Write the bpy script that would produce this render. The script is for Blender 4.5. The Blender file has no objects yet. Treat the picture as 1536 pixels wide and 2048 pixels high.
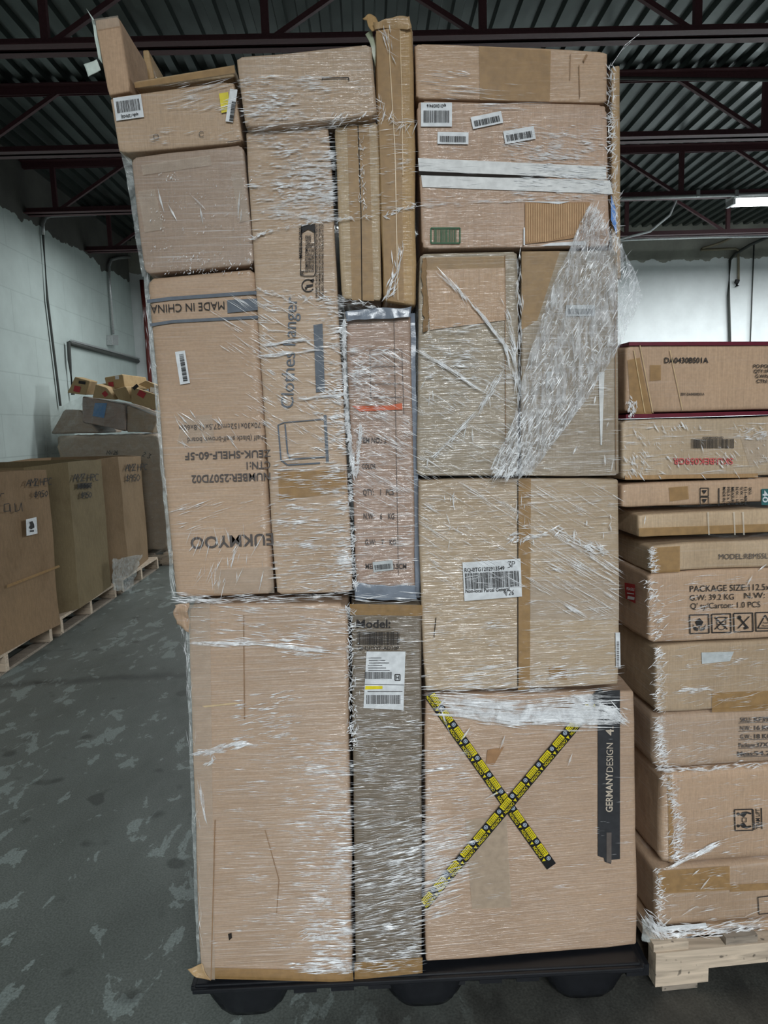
import bpy, bmesh, math, random
from mathutils import Vector, Matrix, noise

random.seed(7)
SC = bpy.context.scene
COL = SC.collection
R = math.radians

# ------------------------------------------------------------------ camera
FPX, PITCH, YAW, ROLL, H = 1350.0, R(7.3), R(1.2), 0.033, 1.4
fw = Vector((math.sin(YAW) * math.cos(PITCH), math.cos(YAW) * math.cos(PITCH), -math.sin(PITCH)))
rt0 = Vector((math.cos(YAW), -math.sin(YAW), 0))
up0 = rt0.cross(fw)
rt = rt0 * math.cos(ROLL) - up0 * math.sin(ROLL)
up = up0 * math.cos(ROLL) + rt0 * math.sin(ROLL)
EYE = Vector((0, 0, H))
cd = bpy.data.cameras.new('camera')
cam = bpy.data.objects.new('camera', cd)
COL.objects.link(cam)
cd.sensor_fit = 'HORIZONTAL'
cd.sensor_width = 36.0
cd.lens = FPX / 1536.0 * 36.0
cd.clip_start = 0.02
m3 = Matrix((rt, up, -fw)).transposed()
cam.matrix_world = Matrix.Translation(EYE) @ m3.to_4x4()
SC.camera = cam

# ------------------------------------------------------------------ view, world, lights
SC.view_settings.view_transform = 'Standard'
SC.view_settings.look = 'None'
SC.view_settings.gamma = 1.0
SC.view_settings.exposure = 0.28
SC.cycles.use_denoising = True
SC.cycles.max_bounces = 8
SC.cycles.transparent_max_bounces = 16
w = bpy.data.worlds.new('world')
SC.world = w
w.use_nodes = True
w.node_tree.nodes['Background'].inputs[0].default_value = (0.80, 0.92, 1.0, 1)
w.node_tree.nodes['Background'].inputs[1].default_value = 0.16


def area(name, loc, sx, sy, power, rot=(0, 0, 0), col=(0.93, 0.98, 1.0)):
    ld = bpy.data.lights.new(name, 'AREA')
    ld.shape = 'RECTANGLE'
    ld.size, ld.size_y = sx, sy
    ld.energy = power
    ld.color = col
    o = bpy.data.objects.new(name, ld)
    o.location = loc
    o.rotation_euler = rot
    COL.objects.link(o)
    return o


# rows of ceiling tube lamps behind the photographer and over the far bays
for lx, ly, pw in [(0.6, -3.0, 190), (0.2, -5.6, 190), (2.4, -5.6, 170), (0.6, -8.4, 260)]:
    area('tube_light', (lx, ly, 3.55), 2.4, 0.14, pw)
for lx, ly, pw in [(5.15, 7.42, 270), (8.2, 7.42, 190), (-1.2, 7.7, 50)]:
    area('tube_light', (lx, ly, 3.56), 2.4, 0.14, pw)


# ------------------------------------------------------------------ pixel -> point helpers
def ray(px, py):
    return fw + rt * ((px - 768) / FPX) + up * ((1024 - py) / FPX)


class Plane:
    """a vertical (or any) plane in the place: point + horizontal direction"""
    def __init__(self, p, yaw=0.0):
        self.p = Vector(p)
        self.u = Vector((math.cos(yaw), math.sin(yaw), 0))
        self.n = Vector((math.sin(yaw), -math.cos(yaw), 0))

    def at(self, px, py, off=0.0):
        d = ray(px, py)
        q = self.p + self.n * off
        return EYE + d * ((q - EYE).dot(self.n) / d.dot(self.n))


class XPlane(Plane):
    """plane facing +x"""
    def __init__(self, x):
        self.p = Vector((x, 0, 0))
        self.u = Vector((0, 1, 0))
        self.n = Vector((1, 0, 0))


class FaceP(Plane):
    def __init__(self, p, n):
        self.p = Vector(p)
        self.n = Vector(n).normalized()


# ------------------------------------------------------------------ materials
MC = {}


def newmat(name):
    m = bpy.data.materials.new(name)
    m.use_nodes = True
    nt = m.node_tree
    return m, nt, nt.nodes['Principled BSDF']


def N(nt, typ, **kw):
    n = nt.nodes.new(typ)
    for k, v in kw.items():
        if k in n.inputs:
            n.inputs[k].default_value = v
        else:
            setattr(n, k, v)
    return n


def ramp(nt, src, stops):
    r = nt.nodes.new('ShaderNodeValToRGB')
    els = r.color_ramp.elements
    els[0].position, els[0].color = stops[0][0], stops[0][1]
    els[1].position, els[1].color = stops[-1][0], stops[-1][1]
    for p, c in stops[1:-1]:
        e = els.new(p)
        e.color = c
    nt.links.new(src, r.inputs[0])
    return r.outputs[0]


def g(v):
    return (v, v, v, 1)


def mapped(nt, scale, rot=(0, 0, 0), coord='Object', loc=(0, 0, 0)):
    tc = nt.nodes.new('ShaderNodeTexCoord')
    mp = nt.nodes.new('ShaderNodeMapping')
    mp.inputs['Scale'].default_value = scale
    mp.inputs['Rotation'].default_value = rot
    mp.inputs['Location'].default_value = loc
    nt.links.new(tc.outputs[coord], mp.inputs[0])
    return mp.outputs[0]


def mixc(nt, f, a, b, blend='MIX'):
    n = nt.nodes.new('ShaderNodeMix')
    n.data_type = 'RGBA'
    n.blend_type = blend
    for sock, v in ((n.inputs[0], f), (n.inputs[6], a), (n.inputs[7], b)):
        if hasattr(v, 'links'):
            nt.links.new(v, sock)
        elif isinstance(v, (int, float)):
            sock.default_value = v
        else:
            sock.default_value = v if len(v) == 4 else (*v, 1)
    return n.outputs[2]


def plain(name, col, rough=0.6, metal=0.0, spec=0.4, alpha=1.0, emit=0, bump=0.0, bscale=60):
    if name in MC:
        return MC[name]
    m, nt, b = newmat(name)
    v = mapped(nt, (1, 1, 1))
    nz = N(nt, 'ShaderNodeTexNoise', Scale=bscale, Detail=3.0)
    nt.links.new(v, nz.inputs['Vector'])
    f = ramp(nt, nz.outputs[0], [(0.3, g(0.82)), (0.7, g(1.08))])
    nt.links.new(mixc(nt, 1.0, (*col, 1), f, 'MULTIPLY'), b.inputs['Base Color'])
    b.inputs['Roughness'].default_value = rough
    b.inputs['Metallic'].default_value = metal
    b.inputs['Specular IOR Level'].default_value = spec
    b.inputs['Alpha'].default_value = alpha
    if emit:
        b.inputs['Emission Color'].default_value = (*col, 1)
        b.inputs['Emission Strength'].default_value = emit
    if bump:
        bp = N(nt, 'ShaderNodeBump', Strength=bump, Distance=0.004)
        nt.links.new(nz.outputs[0], bp.inputs['Height'])
        nt.links.new(bp.outputs[0], b.inputs['Normal'])
    MC[name] = m
    return m


TAN = (0.50, 0.345, 0.225)


def card(tone=TAN, film=0.0, ang=0.0, flute='v', seed=0):
    """corrugated board; film = how much clinging stretch film glosses it, ang = run of its wrinkles (degrees)"""
    key = (tuple(tone), round(film, 2), ang, flute, seed)
    if key in MC:
        return MC[key]
    m, nt, b = newmat('cardboard')
    lk = nt.links.new
    v = mapped(nt, (1, 1, 1), loc=(seed * 1.7, 0, seed))
    big = N(nt, 'ShaderNodeTexNoise', Scale=3.0, Detail=4.0, Roughness=0.6)
    lk(v, big.inputs['Vector'])
    v2 = mapped(nt, (400, 60, 18) if flute == 'v' else (14, 60, 420))
    fib = N(nt, 'ShaderNodeTexNoise', Scale=1.0, Detail=3.0)
    lk(v2, fib.inputs['Vector'])
    v3 = mapped(nt, (160, 160, 160))
    grain = N(nt, 'ShaderNodeTexNoise', Scale=1.0, Detail=2.0)
    lk(v3, grain.inputs['Vector'])
    f1 = ramp(nt, big.outputs[0], [(0.25, (0.80, 0.77, 0.72, 1)), (0.5, g(1.0)), (0.78, (1.10, 1.09, 1.06, 1))])
    f2 = ramp(nt, fib.outputs[0], [(0.25, g(0.86)), (0.75, g(1.10))])
    f3 = ramp(nt, grain.outputs[0], [(0.3, g(0.93)), (0.7, g(1.06))])
    c = mixc(nt, 1.0, (*tone, 1), f1, 'MULTIPLY')
    c = mixc(nt, 1.0, c, f2, 'MULTIPLY')
    c = mixc(nt, 1.0, c, f3, 'MULTIPLY')
    bp = N(nt, 'ShaderNodeBump', Strength=0.35, Distance=0.0012)
    lk(fib.outputs[0], bp.inputs['Height'])
    bp2 = N(nt, 'ShaderNodeBump', Strength=0.5, Distance=0.02)
    lk(big.outputs[0], bp2.inputs['Height'])
    lk(bp.outputs[0], bp2.inputs['Normal'])
    lk(bp2.outputs[0], b.inputs['Normal'])
    b.inputs['Roughness'].default_value = 0.75
    b.inputs['Specular IOR Level'].default_value = 0.25
    if film > 0:
        # clinging film: milky folds and glint streaks painted into base colour, glossy wrinkles over
        vv = mapped(nt, (6, 6, 300), rot=(0, R(ang), 0))
        st = N(nt, 'ShaderNodeTexNoise', Scale=1.0, Detail=2.5, Roughness=0.6, Distortion=0.3)
        lk(vv, st.inputs['Vector'])
        vp = mapped(nt, (2.4, 2.4, 5), loc=(seed, seed * 2.3, 0))
        pt = N(nt, 'ShaderNodeTexNoise', Scale=1.0, Detail=1.5)
        lk(vp, pt.inputs['Vector'])
        hz = ramp(nt, st.outputs[0], [(0.50, g(0.02)), (0.61, g(0.16)), (0.73, g(0.70))])
        pz = ramp(nt, pt.outputs[0], [(0.35, g(0.45)), (0.65, g(1.0))])
        mm = N(nt, 'ShaderNodeMath', operation='MULTIPLY')
        lk(hz, mm.inputs[0])
        lk(pz, mm.inputs[1])
        ms = N(nt, 'ShaderNodeMath', operation='MULTIPLY')
        ms.inputs[1].default_value = film
        lk(mm.outputs[0], ms.inputs[0])
        c = mixc(nt, film * 0.75, c, mixc(nt, 0.55, (0.24, 0.215, 0.19, 1), c))
        c = mixc(nt, ms.outputs[0], c, (0.74, 0.74, 0.77, 1))
        cb = N(nt, 'ShaderNodeBump', Strength=0.8, Distance=0.006)
        lk(st.outputs[0], cb.inputs['Height'])
        lk(cb.outputs[0], b.inputs['Coat Normal'])
        b.inputs['Coat Weight'].default_value = min(1.0, 0.35 + film * 0.6)
        b.inputs['Coat Roughness'].default_value = 0.16
        b.inputs['Coat IOR'].default_value = 1.9
    lk(c, b.inputs['Base Color'])
    MC[key] = m
    return m


INK = plain('black_ink', (0.025, 0.022, 0.022), 0.7)
INKF = plain('faded_ink', (0.10, 0.085, 0.08), 0.7)
BLUEINK = plain('slate_ink', (0.12, 0.14, 0.17), 0.6)
WHITE = plain('white_paper', (0.72, 0.74, 0.76), 0.45)
GREYP = plain('grey_paper', (0.50, 0.53, 0.54), 0.45)
RED = plain('red_print', (0.42, 0.03, 0.035), 0.5)
PINK = plain('red_ink', (0.55, 0.10, 0.10), 0.6)
ORANGE = plain('orange_print', (0.62, 0.13, 0.05), 0.5)
GREEN = plain('green_ink', (0.02, 0.12, 0.05), 0.6)
TEAL = plain('teal_print', (0.03, 0.13, 0.13), 0.6)
YEL = plain('yellow_print', (0.75, 0.62, 0.02), 0.4)
BLACK = plain('black_print', (0.012, 0.012, 0.013), 0.35)
TAPE = plain('tan_tape', (0.42, 0.25, 0.10), 0.42, alpha=0.62, spec=0.3)
CLEART = plain('clear_tape', (0.62, 0.52, 0.42), 0.4, alpha=0.35, spec=0.3)
WTAPE = plain('white_tape', (0.66, 0.66, 0.65), 0.4)
BLUET = plain('blue_tape', (0.05, 0.22, 0.62), 0.35)
BAG = plain('grey_plastic', (0.20, 0.23, 0.28), 0.22, spec=0.7, bump=0.4, bscale=40)
STEEL = plain('galvanised_steel', (0.55, 0.57, 0.57), 0.35, metal=0.6)
MAROON = plain('maroon_paint', (0.105, 0.042, 0.048), 0.5)
DARKPIPE = plain('dark_pipe', (0.06, 0.065, 0.06), 0.5)
REDPIPE = plain('red_pipe', (0.16, 0.025, 0.02), 0.5)
BPLAST = plain('black_plastic', (0.010, 0.011, 0.014), 0.30, spec=0.5)
SLIT = plain('dark_slit', (0.02, 0.015, 0.012), 0.9)


def film_mat(name, lo, hi, rough=0.14, crumple=0.0, col=(0.78, 0.80, 0.84), sc=60, stretch=(1, 1, 1), rot=0.0):
    m, nt, b = newmat(name)
    lk = nt.links.new
    v = mapped(nt, stretch, rot=(0, rot, 0))
    nz = N(nt, 'ShaderNodeTexNoise', Scale=sc, Detail=4.0, Roughness=0.65, Distortion=0.6)
    lk(v, nz.inputs['Vector'])
    a = ramp(nt, nz.outputs[0], [(0.38, g(lo)), (0.66, g(hi))])
    lk(a, b.inputs['Alpha'])
    b.inputs['Base Color'].default_value = (*col, 1)
    b.inputs['Roughness'].default_value = rough
    b.inputs['Specular IOR Level'].default_value = 1.0
    if crumple:
        bp = N(nt, 'ShaderNodeBump', Strength=crumple, Distance=0.008)
        lk(nz.outputs[0], bp.inputs['Height'])
        lk(bp.outputs[0], b.inputs['Normal'])
    return m


FCREASE = film_mat('film_crease', 0.25, 1.0, 0.22, sc=25, col=(0.93, 0.94, 0.96))
FLOOSE = film_mat('loose_film', 0.08, 0.62, 0.10, crumple=1.0, sc=34, col=(0.86, 0.88, 0.92), stretch=(3.2, 1, .55), rot=R(28))
FTHIN = film_mat('film_sheet', 0.10, 0.42, 0.12, crumple=0.8, sc=45, col=(0.60, 0.64, 0.63))


def wood_mat(name, col):
    m, nt, b = newmat(name)
    lk = nt.links.new
    v = mapped(nt, (6, 60, 60))
    nz = N(nt, 'ShaderNodeTexNoise', Scale=1.0, Detail=4.0, Distortion=1.2)
    lk(v, nz.inputs['Vector'])
    f = ramp(nt, nz.outputs[0], [(0.3, g(0.62)), (0.5, g(0.95)), (0.7, g(1.15))])
    v2 = mapped(nt, (55, 55, 55))
    n2 = N(nt, 'ShaderNodeTexNoise', Scale=1.0, Detail=1.0)
    lk(v2, n2.inputs['Vector'])
    f2 = ramp(nt, n2.outputs[0], [(0.27, g(0.35)), (0.33, g(1.0))])
    c = mixc(nt, 1.0, (*col, 1), f, 'MULTIPLY')
    c = mixc(nt, 1.0, c, f2, 'MULTIPLY')
    lk(c, b.inputs['Base Color'])
    b.inputs['Roughness'].default_value = 0.8
    return m


WOODP = wood_mat('pale_wood', (0.58, 0.47, 0.36))
WOODG = wood_mat('grey_wood', (0.30, 0.25, 0.20))
WOODY = wood_mat('yellow_wood', (0.50, 0.29, 0.10))


# ------------------------------------------------------------------ object helpers
def link(name, me, mat, parent=None, loc=None):
    o = bpy.data.objects.new(name, me)
    COL.objects.link(o)
    for mm in (mat if isinstance(mat, (list, tuple)) else [mat]):
        me.materials.append(mm)
    if parent:
        o.parent = parent
    if loc is not None:
        o.location = loc
    return o


def tag(o, label, cat, group=None, kind=None):
    if kind:
        o['kind'] = kind
    if label:
        o['label'] = label
    if cat:
        o['category'] = cat
    if group:
        o['group'] = group
    return o


def org(parent):
    """world origin that a child's vertices are measured from"""
    o = Vector((0, 0, 0))
    p = parent
    while p:
        o = o + p.location
        p = p.parent
    return o


def mesh(vs, fs, smooth=False):
    me = bpy.data.meshes.new('m')
    me.from_pydata([tuple(v) for v in vs], [], fs)
    if smooth:
        me.polygons.foreach_set('use_smooth', [True] * len(me.polygons))
    me.update()
    return me


class MB:
    """collects shapes in world space; build() links them as one mesh object"""
    def __init__(self):
        self.v, self.f = [], []

    def add(self, vs, fs):
        n = len(self.v)
        self.v += [Vector(x) for x in vs]
        self.f += [[n + i for i in f] for f in fs]

    def hexa(self, a, b):
        """a, b: matching quads (front ring, back ring)"""
        self.add(list(a) + list(b), [(3, 2, 1, 0), (4, 5, 6, 7), (0, 1, 5, 4), (1, 2, 6, 5), (2, 3, 7, 6), (3, 0, 4, 7)])

    def box(self, lo, hi, M=None):
        x0, y0, z0 = lo
        x1, y1, z1 = hi
        a = [(x0, y0, z1), (x1, y0, z1), (x1, y0, z0), (x0, y0, z0)]
        b = [(x0, y1, z1), (x1, y1, z1), (x1, y1, z0), (x0, y1, z0)]
        a = [Vector(q) for q in a]
        b = [Vector(q) for q in b]
        if M:
            a = [M @ q for q in a]
            b = [M @ q for q in b]
        self.hexa(a, b)

    def tube(self, pts, r, seg=8, cap=True):
        pts = [Vector(p) for p in pts]
        rings = []
        for i, p in enumerate(pts):
            d = (pts[min(i + 1, len(pts) - 1)] - pts[max(i - 1, 0)]).normalized()
            a = d.cross(Vector((0, 0, 1)))
            if a.length < 1e-3:
                a = d.cross(Vector((1, 0, 0)))
            a.normalize()
            bb = d.cross(a)
            rings.append([p + (a * math.cos(t) + bb * math.sin(t)) * r
                          for t in [2 * math.pi * k / seg for k in range(seg)]])
        vs = [q for ring in rings for q in ring]
        fs = []
        for i in range(len(pts) - 1):
            for k in range(seg):
                a0 = i * seg + k
                a1 = i * seg + (k + 1) % seg
                fs.append((a0, a1, a1 + seg, a0 + seg))
        if cap:
            fs.append(tuple(range(seg))[::-1])
            fs.append(tuple(range(len(vs) - seg, len(vs))))
        self.add(vs, fs)

    def beam(self, p0, p1, wd, ht):
        p0, p1 = Vector(p0), Vector(p1)
        d = (p1 - p0).normalized()
        s = d.cross(Vector((0, 1, 0)))
        if s.length < 1e-3:
            s = d.cross(Vector((0, 0, 1)))
        s.normalize()
        t = d.cross(s)
        q = [s * ht / 2 + t * wd / 2, s * ht / 2 - t * wd / 2, -s * ht / 2 - t * wd / 2, -s * ht / 2 + t * wd / 2]
        self.hexa([p0 + x for x in q], [p1 + x for x in q])

    def build(self, name, mat, parent=None, loc=None, smooth=False, bevel=0.0):
        if parent is None and loc is None:
            if self.v:
                xs = [q.x for q in self.v]
                ys = [q.y for q in self.v]
                loc = Vector(((min(xs) + max(xs)) / 2, (min(ys) + max(ys)) / 2, min(q.z for q in self.v)))
        o0 = org(parent) if parent else Vector(loc)
        me = mesh([q - o0 for q in self.v], self.f, smooth)
        bm = bmesh.new()
        bm.from_mesh(me)
        bmesh.ops.recalc_face_normals(bm, faces=bm.faces)
        if bevel:
            bmesh.ops.bevel(bm, geom=bm.edges[:], offset=bevel, segments=2, affect='EDGES', profile=0.6)
        bm.to_mesh(me)
        bm.free()
        return link(name, me, mat, parent, None if parent else o0)


def empty(name, loc, label=None, cat=None, group=None):
    o = bpy.data.objects.new(name, None)
    o.empty_display_size = 0.05
    o.location = loc
    COL.objects.link(o)
    return tag(o, label, cat, group)


# ------------------------------------------------------------------ printed matter
TXT = {}


def text_mesh(s, bold):
    k = (s, bold)
    if k not in TXT:
        cu = bpy.data.curves.new('t', 'FONT')
        cu.body = s
        cu.size = 1.0
        cu.resolution_u = 3
        cu.offset = 0.018 if bold else 0.0
        ob = bpy.data.objects.new('t', cu)
        me = bpy.data.meshes.new_from_object(ob)
        vs = [(v.co.x, v.co.y) for v in me.vertices]
        fs = [tuple(p.vertices) for p in me.polygons]
        bpy.data.objects.remove(ob)
        bpy.data.curves.remove(cu)
        bpy.data.meshes.remove(me)
        TXT[k] = (vs, fs)
    return TXT[k]


STROKE = {'A': [[(0, 0), (.35, 1), (.7, 0)], [(.15, .4), (.6, .4)]], 'M': [[(0, 0), (.1, 1), (.4, .4), (.7, 1), (.8, 0)]],
          'Z': [[(0, 1), (.6, 1), (0, 0), (.65, .02)]], 'H': [[(0, 1), (0, 0)], [(.5, 1), (.5, 0)], [(0, .5), (.5, .5)]],
          'P': [[(0, 0), (0, 1), (.45, .9), (.45, .55), (0, .5)]], 'C': [[(.5, .9), (.2, 1), (0, .5), (.2, 0), (.5, .1)]],
          '$': [[(.55, .85), (.1, .8), (.1, .55), (.55, .45), (.5, .15), (0, .15)], [(.3, 1.1), (.3, -.1)]],
          '9': [[(.5, .8), (.2, 1), (.05, .7), (.3, .5), (.5, .8), (.4, 0)]],
          '5': [[(.5, 1), (.1, 1), (.08, .6), (.45, .5), (.4, .05), (0, .05)]],
          '0': [[(.25, 1), (0, .5), (.25, 0), (.5, .5), (.25, 1)]], '3': [[(0, 1), (.5, 1), (.2, .6), (.5, .3), (.2, 0), (0, .1)]],
          '2': [[(0, .8), (.3, 1), (.5, .7), (0, 0), (.55, 0)]], '6': [[(.45, 1), (.1, .5), (.1, .1), (.4, .05), (.45, .4), (.1, .45)]],
          '/': [[(.1, -.1), (.2, 1.1)]], '1': [[(.2, 1), (.2, 0)]], '7': [[(0, 1), (.5, 1), (.2, 0)]],
          'a': [[(.5, .6), (.1, .6), (.1, .1), (.45, .1), (.5, .6), (.6, 0)]], 'u': [[(0, .6), (.1, 0), (.4, .1), (.5, .6), (.6, 0)]],
          'r': [[(0, 0), (.1, .6), (.4, .6)]], '*': [[(0, 0), (1, 1), (0, .9), (1, .1), (0, .5), (1, .6), (.1, .1), (.9, .9), (.1, .7), (1, .3)]]}


class Decal(MB):
    """flat printed shapes laid on a face; coordinates are where they sit in the photograph"""
    def __init__(self, plane, off=0.0035):
        super().__init__()
        self.pl, self.off = plane, off
        self.marks = [(0, 0)]

    def poly(self, pts, off=None):
        o = self.off if off is None else off
        self.add([self.pl.at(x, y, o) for x, y in pts], [tuple(range(len(pts)))[::-1]])

    def rect(self, cx, cy, w_, h_, ang=0):
        c, s = math.cos(R(ang)), math.sin(R(ang))
        self.poly([(cx + x * c - y * s, cy - x * s - y * c) for x, y in
                   ((-w_ / 2, h_ / 2), (w_ / 2, h_ / 2), (w_ / 2, -h_ / 2), (-w_ / 2, -h_ / 2))])

    def line(self, pts, wd=1.5):
        for (x0, y0), (x1, y1) in zip(pts, pts[1:]):
            L = math.hypot(x1 - x0, y1 - y0)
            if L < 1e-6:
                continue
            nx, ny = -(y1 - y0) / L * wd / 2, (x1 - x0) / L * wd / 2
            self.poly([(x0 + nx, y0 + ny), (x1 + nx, y1 + ny), (x1 - nx, y1 - ny), (x0 - nx, y0 - ny)])

    def frame(self, cx, cy, w_, h_, ang=0, wd=1.5):
        c, s = math.cos(R(ang)), math.sin(R(ang))
        p = [(cx + x * c - y * s, cy - x * s - y * c) for x, y in
             ((-w_ / 2, h_ / 2), (w_ / 2, h_ / 2), (w_ / 2, -h_ / 2), (-w_ / 2, -h_ / 2))]
        self.line(p + [p[0]], wd)

    def ring(self, cx, cy, r, wd=1.5, a0=0, a1=360):
        n = 20
        self.line([(cx + r * math.cos(R(a0 + (a1 - a0) * k / n)), cy - r * math.sin(R(a0 + (a1 - a0) * k / n)))
                   for k in range(n + 1)], wd)

    def disc(self, cx, cy, r, n=12):
        self.poly([(cx + r * math.cos(2 * math.pi * k / n), cy - r * math.sin(2 * math.pi * k / n)) for k in range(n)][::-1])

    def text(self, s, cx, cy, h_, ang=0, w_=None, bold=False):
        vs, fs = text_mesh(s, bold)
        x0, x1 = min(v[0] for v in vs), max(v[0] for v in vs)
        y1 = 0.73
        k = h_ / y1
        kx = w_ / (x1 - x0) if w_ else k
        mx = (x0 + x1) / 2
        c, sn = math.cos(R(ang)), math.sin(R(ang))
        out = []
        for x, y in vs:
            X, Y = (x - mx) * kx, (y - y1 / 2) * k
            out.append(self.pl.at(cx + X * c - Y * sn, cy - X * sn - Y * c, self.off))
        if len(self.v):
            self.marks.append((len(self.v), len(self.f)))
        self.add(out, fs)

    def script(self, s, x, y, h_, ang=0, wd=1.6, slant=0.12, sp=0.75):
        c, sn = math.cos(R(ang)), math.sin(R(ang))
        rnd = random.Random(len(s) + int(x))
        cur = 0.0
        for ch in s:
            for st in STROKE.get(ch, []):
                pts = []
                for a, b in st:
                    a += rnd.uniform(-.04, .04)
                    b += rnd.uniform(-.05, .05)
                    X, Y = (cur + a + b * slant) * h_, b * h_
                    pts.append((x + X * c - Y * sn, y - X * sn - Y * c))
                self.line(pts, wd)
            cur += sp if ch != ' ' else 0.4

    def bars(self, cx, cy, w_, h_, ang=0, seed=1, n=46, fill=0.52):
        rnd = random.Random(seed)
        ws = [rnd.choice((1, 1, 1.6, 2.4)) for _ in range(n)]
        gs = [rnd.choice((1, 1, 1.5, 2.2)) for _ in range(n)]
        tot = sum(ws) + sum(gs)
        c, s = math.cos(R(ang)), math.sin(R(ang))
        x = -w_ / 2
        for a, b in zip(ws, gs):
            aw = a / tot * w_
            self.poly([(cx + X * c - Y * s, cy - X * s - Y * c) for X, Y in
                       ((x, h_ / 2), (x + aw, h_ / 2), (x + aw, -h_ / 2), (x, -h_ / 2))])
            x += (a + b) / tot * w_

    def done(self, name, mat, parent, label=None):
        o0 = org(parent)
        o = None
        cuts = self.marks if name == 'printed_text' and len(self.marks) > 1 else [(0, 0)]
        for i, (v0, f0) in enumerate(cuts):
            v1, f1 = cuts[i + 1] if i + 1 < len(cuts) else (len(self.v), len(self.f))
            if v1 == v0:
                continue
            me = mesh([q - o0 for q in self.v[v0:v1]], [[k - v0 for k in q] for q in self.f[f0:f1]])
            o = link(name, me, mat, parent)
            if label:
                o['label'] = label
        return o


# ------------------------------------------------------------------ cartons
def rbox_mesh(front, back, r=0.008, step=0.07, amp=0.002, seed=0, origin=Vector((0, 0, 0)), nrm=None):
    """soft-edged, slightly dented box between two quads TL,TR,BR,BL"""
    W = ((front[1] - front[0]).length + (front[2] - front[3]).length) / 2
    Hh = ((front[0] - front[3]).length + (front[1] - front[2]).length) / 2
    D = (back[0] - front[0]).length

    def grid(L):
        rr = min(r, L * 0.3)
        n = max(1, min(14, int((L - 2 * rr) / step)))
        return [0, rr * 0.35, rr] + ([rr + 0.005, rr + 0.011] if L > 0.08 else []) + [rr + (L - 2 * rr) * k / n for k in range(1, n) if 0.013 < (L - 2 * rr) * k / n < L - 2 * rr - 0.013] + ([L - rr - 0.011, L - rr - 0.005] if L > 0.08 else []) + [L - rr, L - rr * 0.35, L], rr
    gx, rx = grid(W)
    gz, rz = grid(Hh)
    gy, ry = grid(D)
    rr = min(rx, rz, ry)
    idx, vs, fs = {}, [], []
    nn = nrm or (back[0] - front[0]).normalized()

    def vert(i, j, k):
        if (i, j, k) in idx:
            return idx[(i, j, k)]
        p = Vector((gx[i], gy[j], gz[k]))
        q = Vector((min(max(p.x, rr), W - rr), min(max(p.y, rr), D - rr), min(max(p.z, rr), Hh - rr)))
        d = p - q
        if d.length > 1e-9:
            p = q + d.normalized() * rr
        u, y, t = p.x / W, p.y / D, p.z / Hh
        fpt = (front[3] * (1 - u) + front[2] * u) * (1 - t) + (front[0] * (1 - u) + front[1] * u) * t
        bpt = (back[3] * (1 - u) + back[2] * u) * (1 - t) + (back[0] * (1 - u) + back[1] * u) * t
        c = fpt * (1 - y) + bpt * y
        nv = noise.noise_vector(c * 7 + Vector((seed * 3.1, seed, 0))) * amp
        nv += noise.noise_vector(c * 28 + Vector((seed, 0, seed))) * amp * 0.35
        comp = nv.dot(nn)
        nv -= nn * comp
        nv += nn * (abs(comp) * 0.5)
        edge = sum(1 for a, L in ((u, 1), (y, 1), (t, 1)) if a < 0.04 or a > 0.96)
        if edge >= 3:
            nv += (sum(front, Vector()) / 4 - c).normalized() * amp * 1.5
        idx[(i, j, k)] = len(vs)
        vs.append(c + nv - origin)
        return idx[(i, j, k)]
    nx, ny, nz = len(gx) - 1, len(gy) - 1, len(gz) - 1
    for i in range(nx):
        for k in range(nz):
            fs.append((vert(i, 0, k), vert(i + 1, 0, k), vert(i + 1, 0, k + 1), vert(i, 0, k + 1)))
            fs.append((vert(i, ny, k), vert(i, ny, k + 1), vert(i + 1, ny, k + 1), vert(i + 1, ny, k)))
    for j in range(ny):
        for k in range(nz):
            fs.append((vert(0, j, k), vert(0, j, k + 1), vert(0, j + 1, k + 1), vert(0, j + 1, k)))
            fs.append((vert(nx, j, k), vert(nx, j + 1, k), vert(nx, j + 1, k + 1), vert(nx, j, k + 1)))
    for i in range(nx):
        for j in range(ny):
            fs.append((vert(i, j, 0), vert(i, j + 1, 0), vert(i + 1, j + 1, 0), vert(i + 1, j, 0)))
            fs.append((vert(i, j, nz), vert(i + 1, j, nz), vert(i + 1, j + 1, nz), vert(i, j + 1, nz)))
    return mesh(vs, fs, True)


CN = [0]


def carton(label, quad, plane, off=0.0, depth=0.6, tone=TAN, film=0.5, ang=2, flute='v', r=0.005, amp=0.0022,
           name='cardboard_carton', cat='carton', group=None, back_shift=(0, 0, 0), mat=None):
    CN[0] += 1
    fr = [plane.at(x, y, off) for x, y in quad]
    bk = [p - plane.n * depth + Vector(back_shift) for p in fr]
    c = sum(fr + bk, Vector()) / 8
    c.z = min(p.z for p in fr)
    # keep a hair of air between neighbours
    ctr = sum(fr, Vector()) / 4
    fr2 = [p + (ctr - p).normalized() * 0.0018 for p in fr]
    bk2 = [q + (a - b) for q, a, b in zip(bk, fr2, fr)]
    me = rbox_mesh(fr2, bk2, r=r, amp=amp, seed=CN[0], origin=c)
    o = link(name, me, mat or card(tone, film, ang, flute, CN[0] % 5), None, c)
    tag(o, label, cat, group)
    o['_o'] = off
    return o


def decal(o, plane, extra=0.0035):
    return Decal(plane, o['_o'] + extra)


def tape(o, plane, quad, mat=TAPE, name='packing_tape', extra=0.0022, label=None):
    d = decal(o, plane, extra)
    d.poly(quad)
    return d.done(name, mat, o, label)


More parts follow.
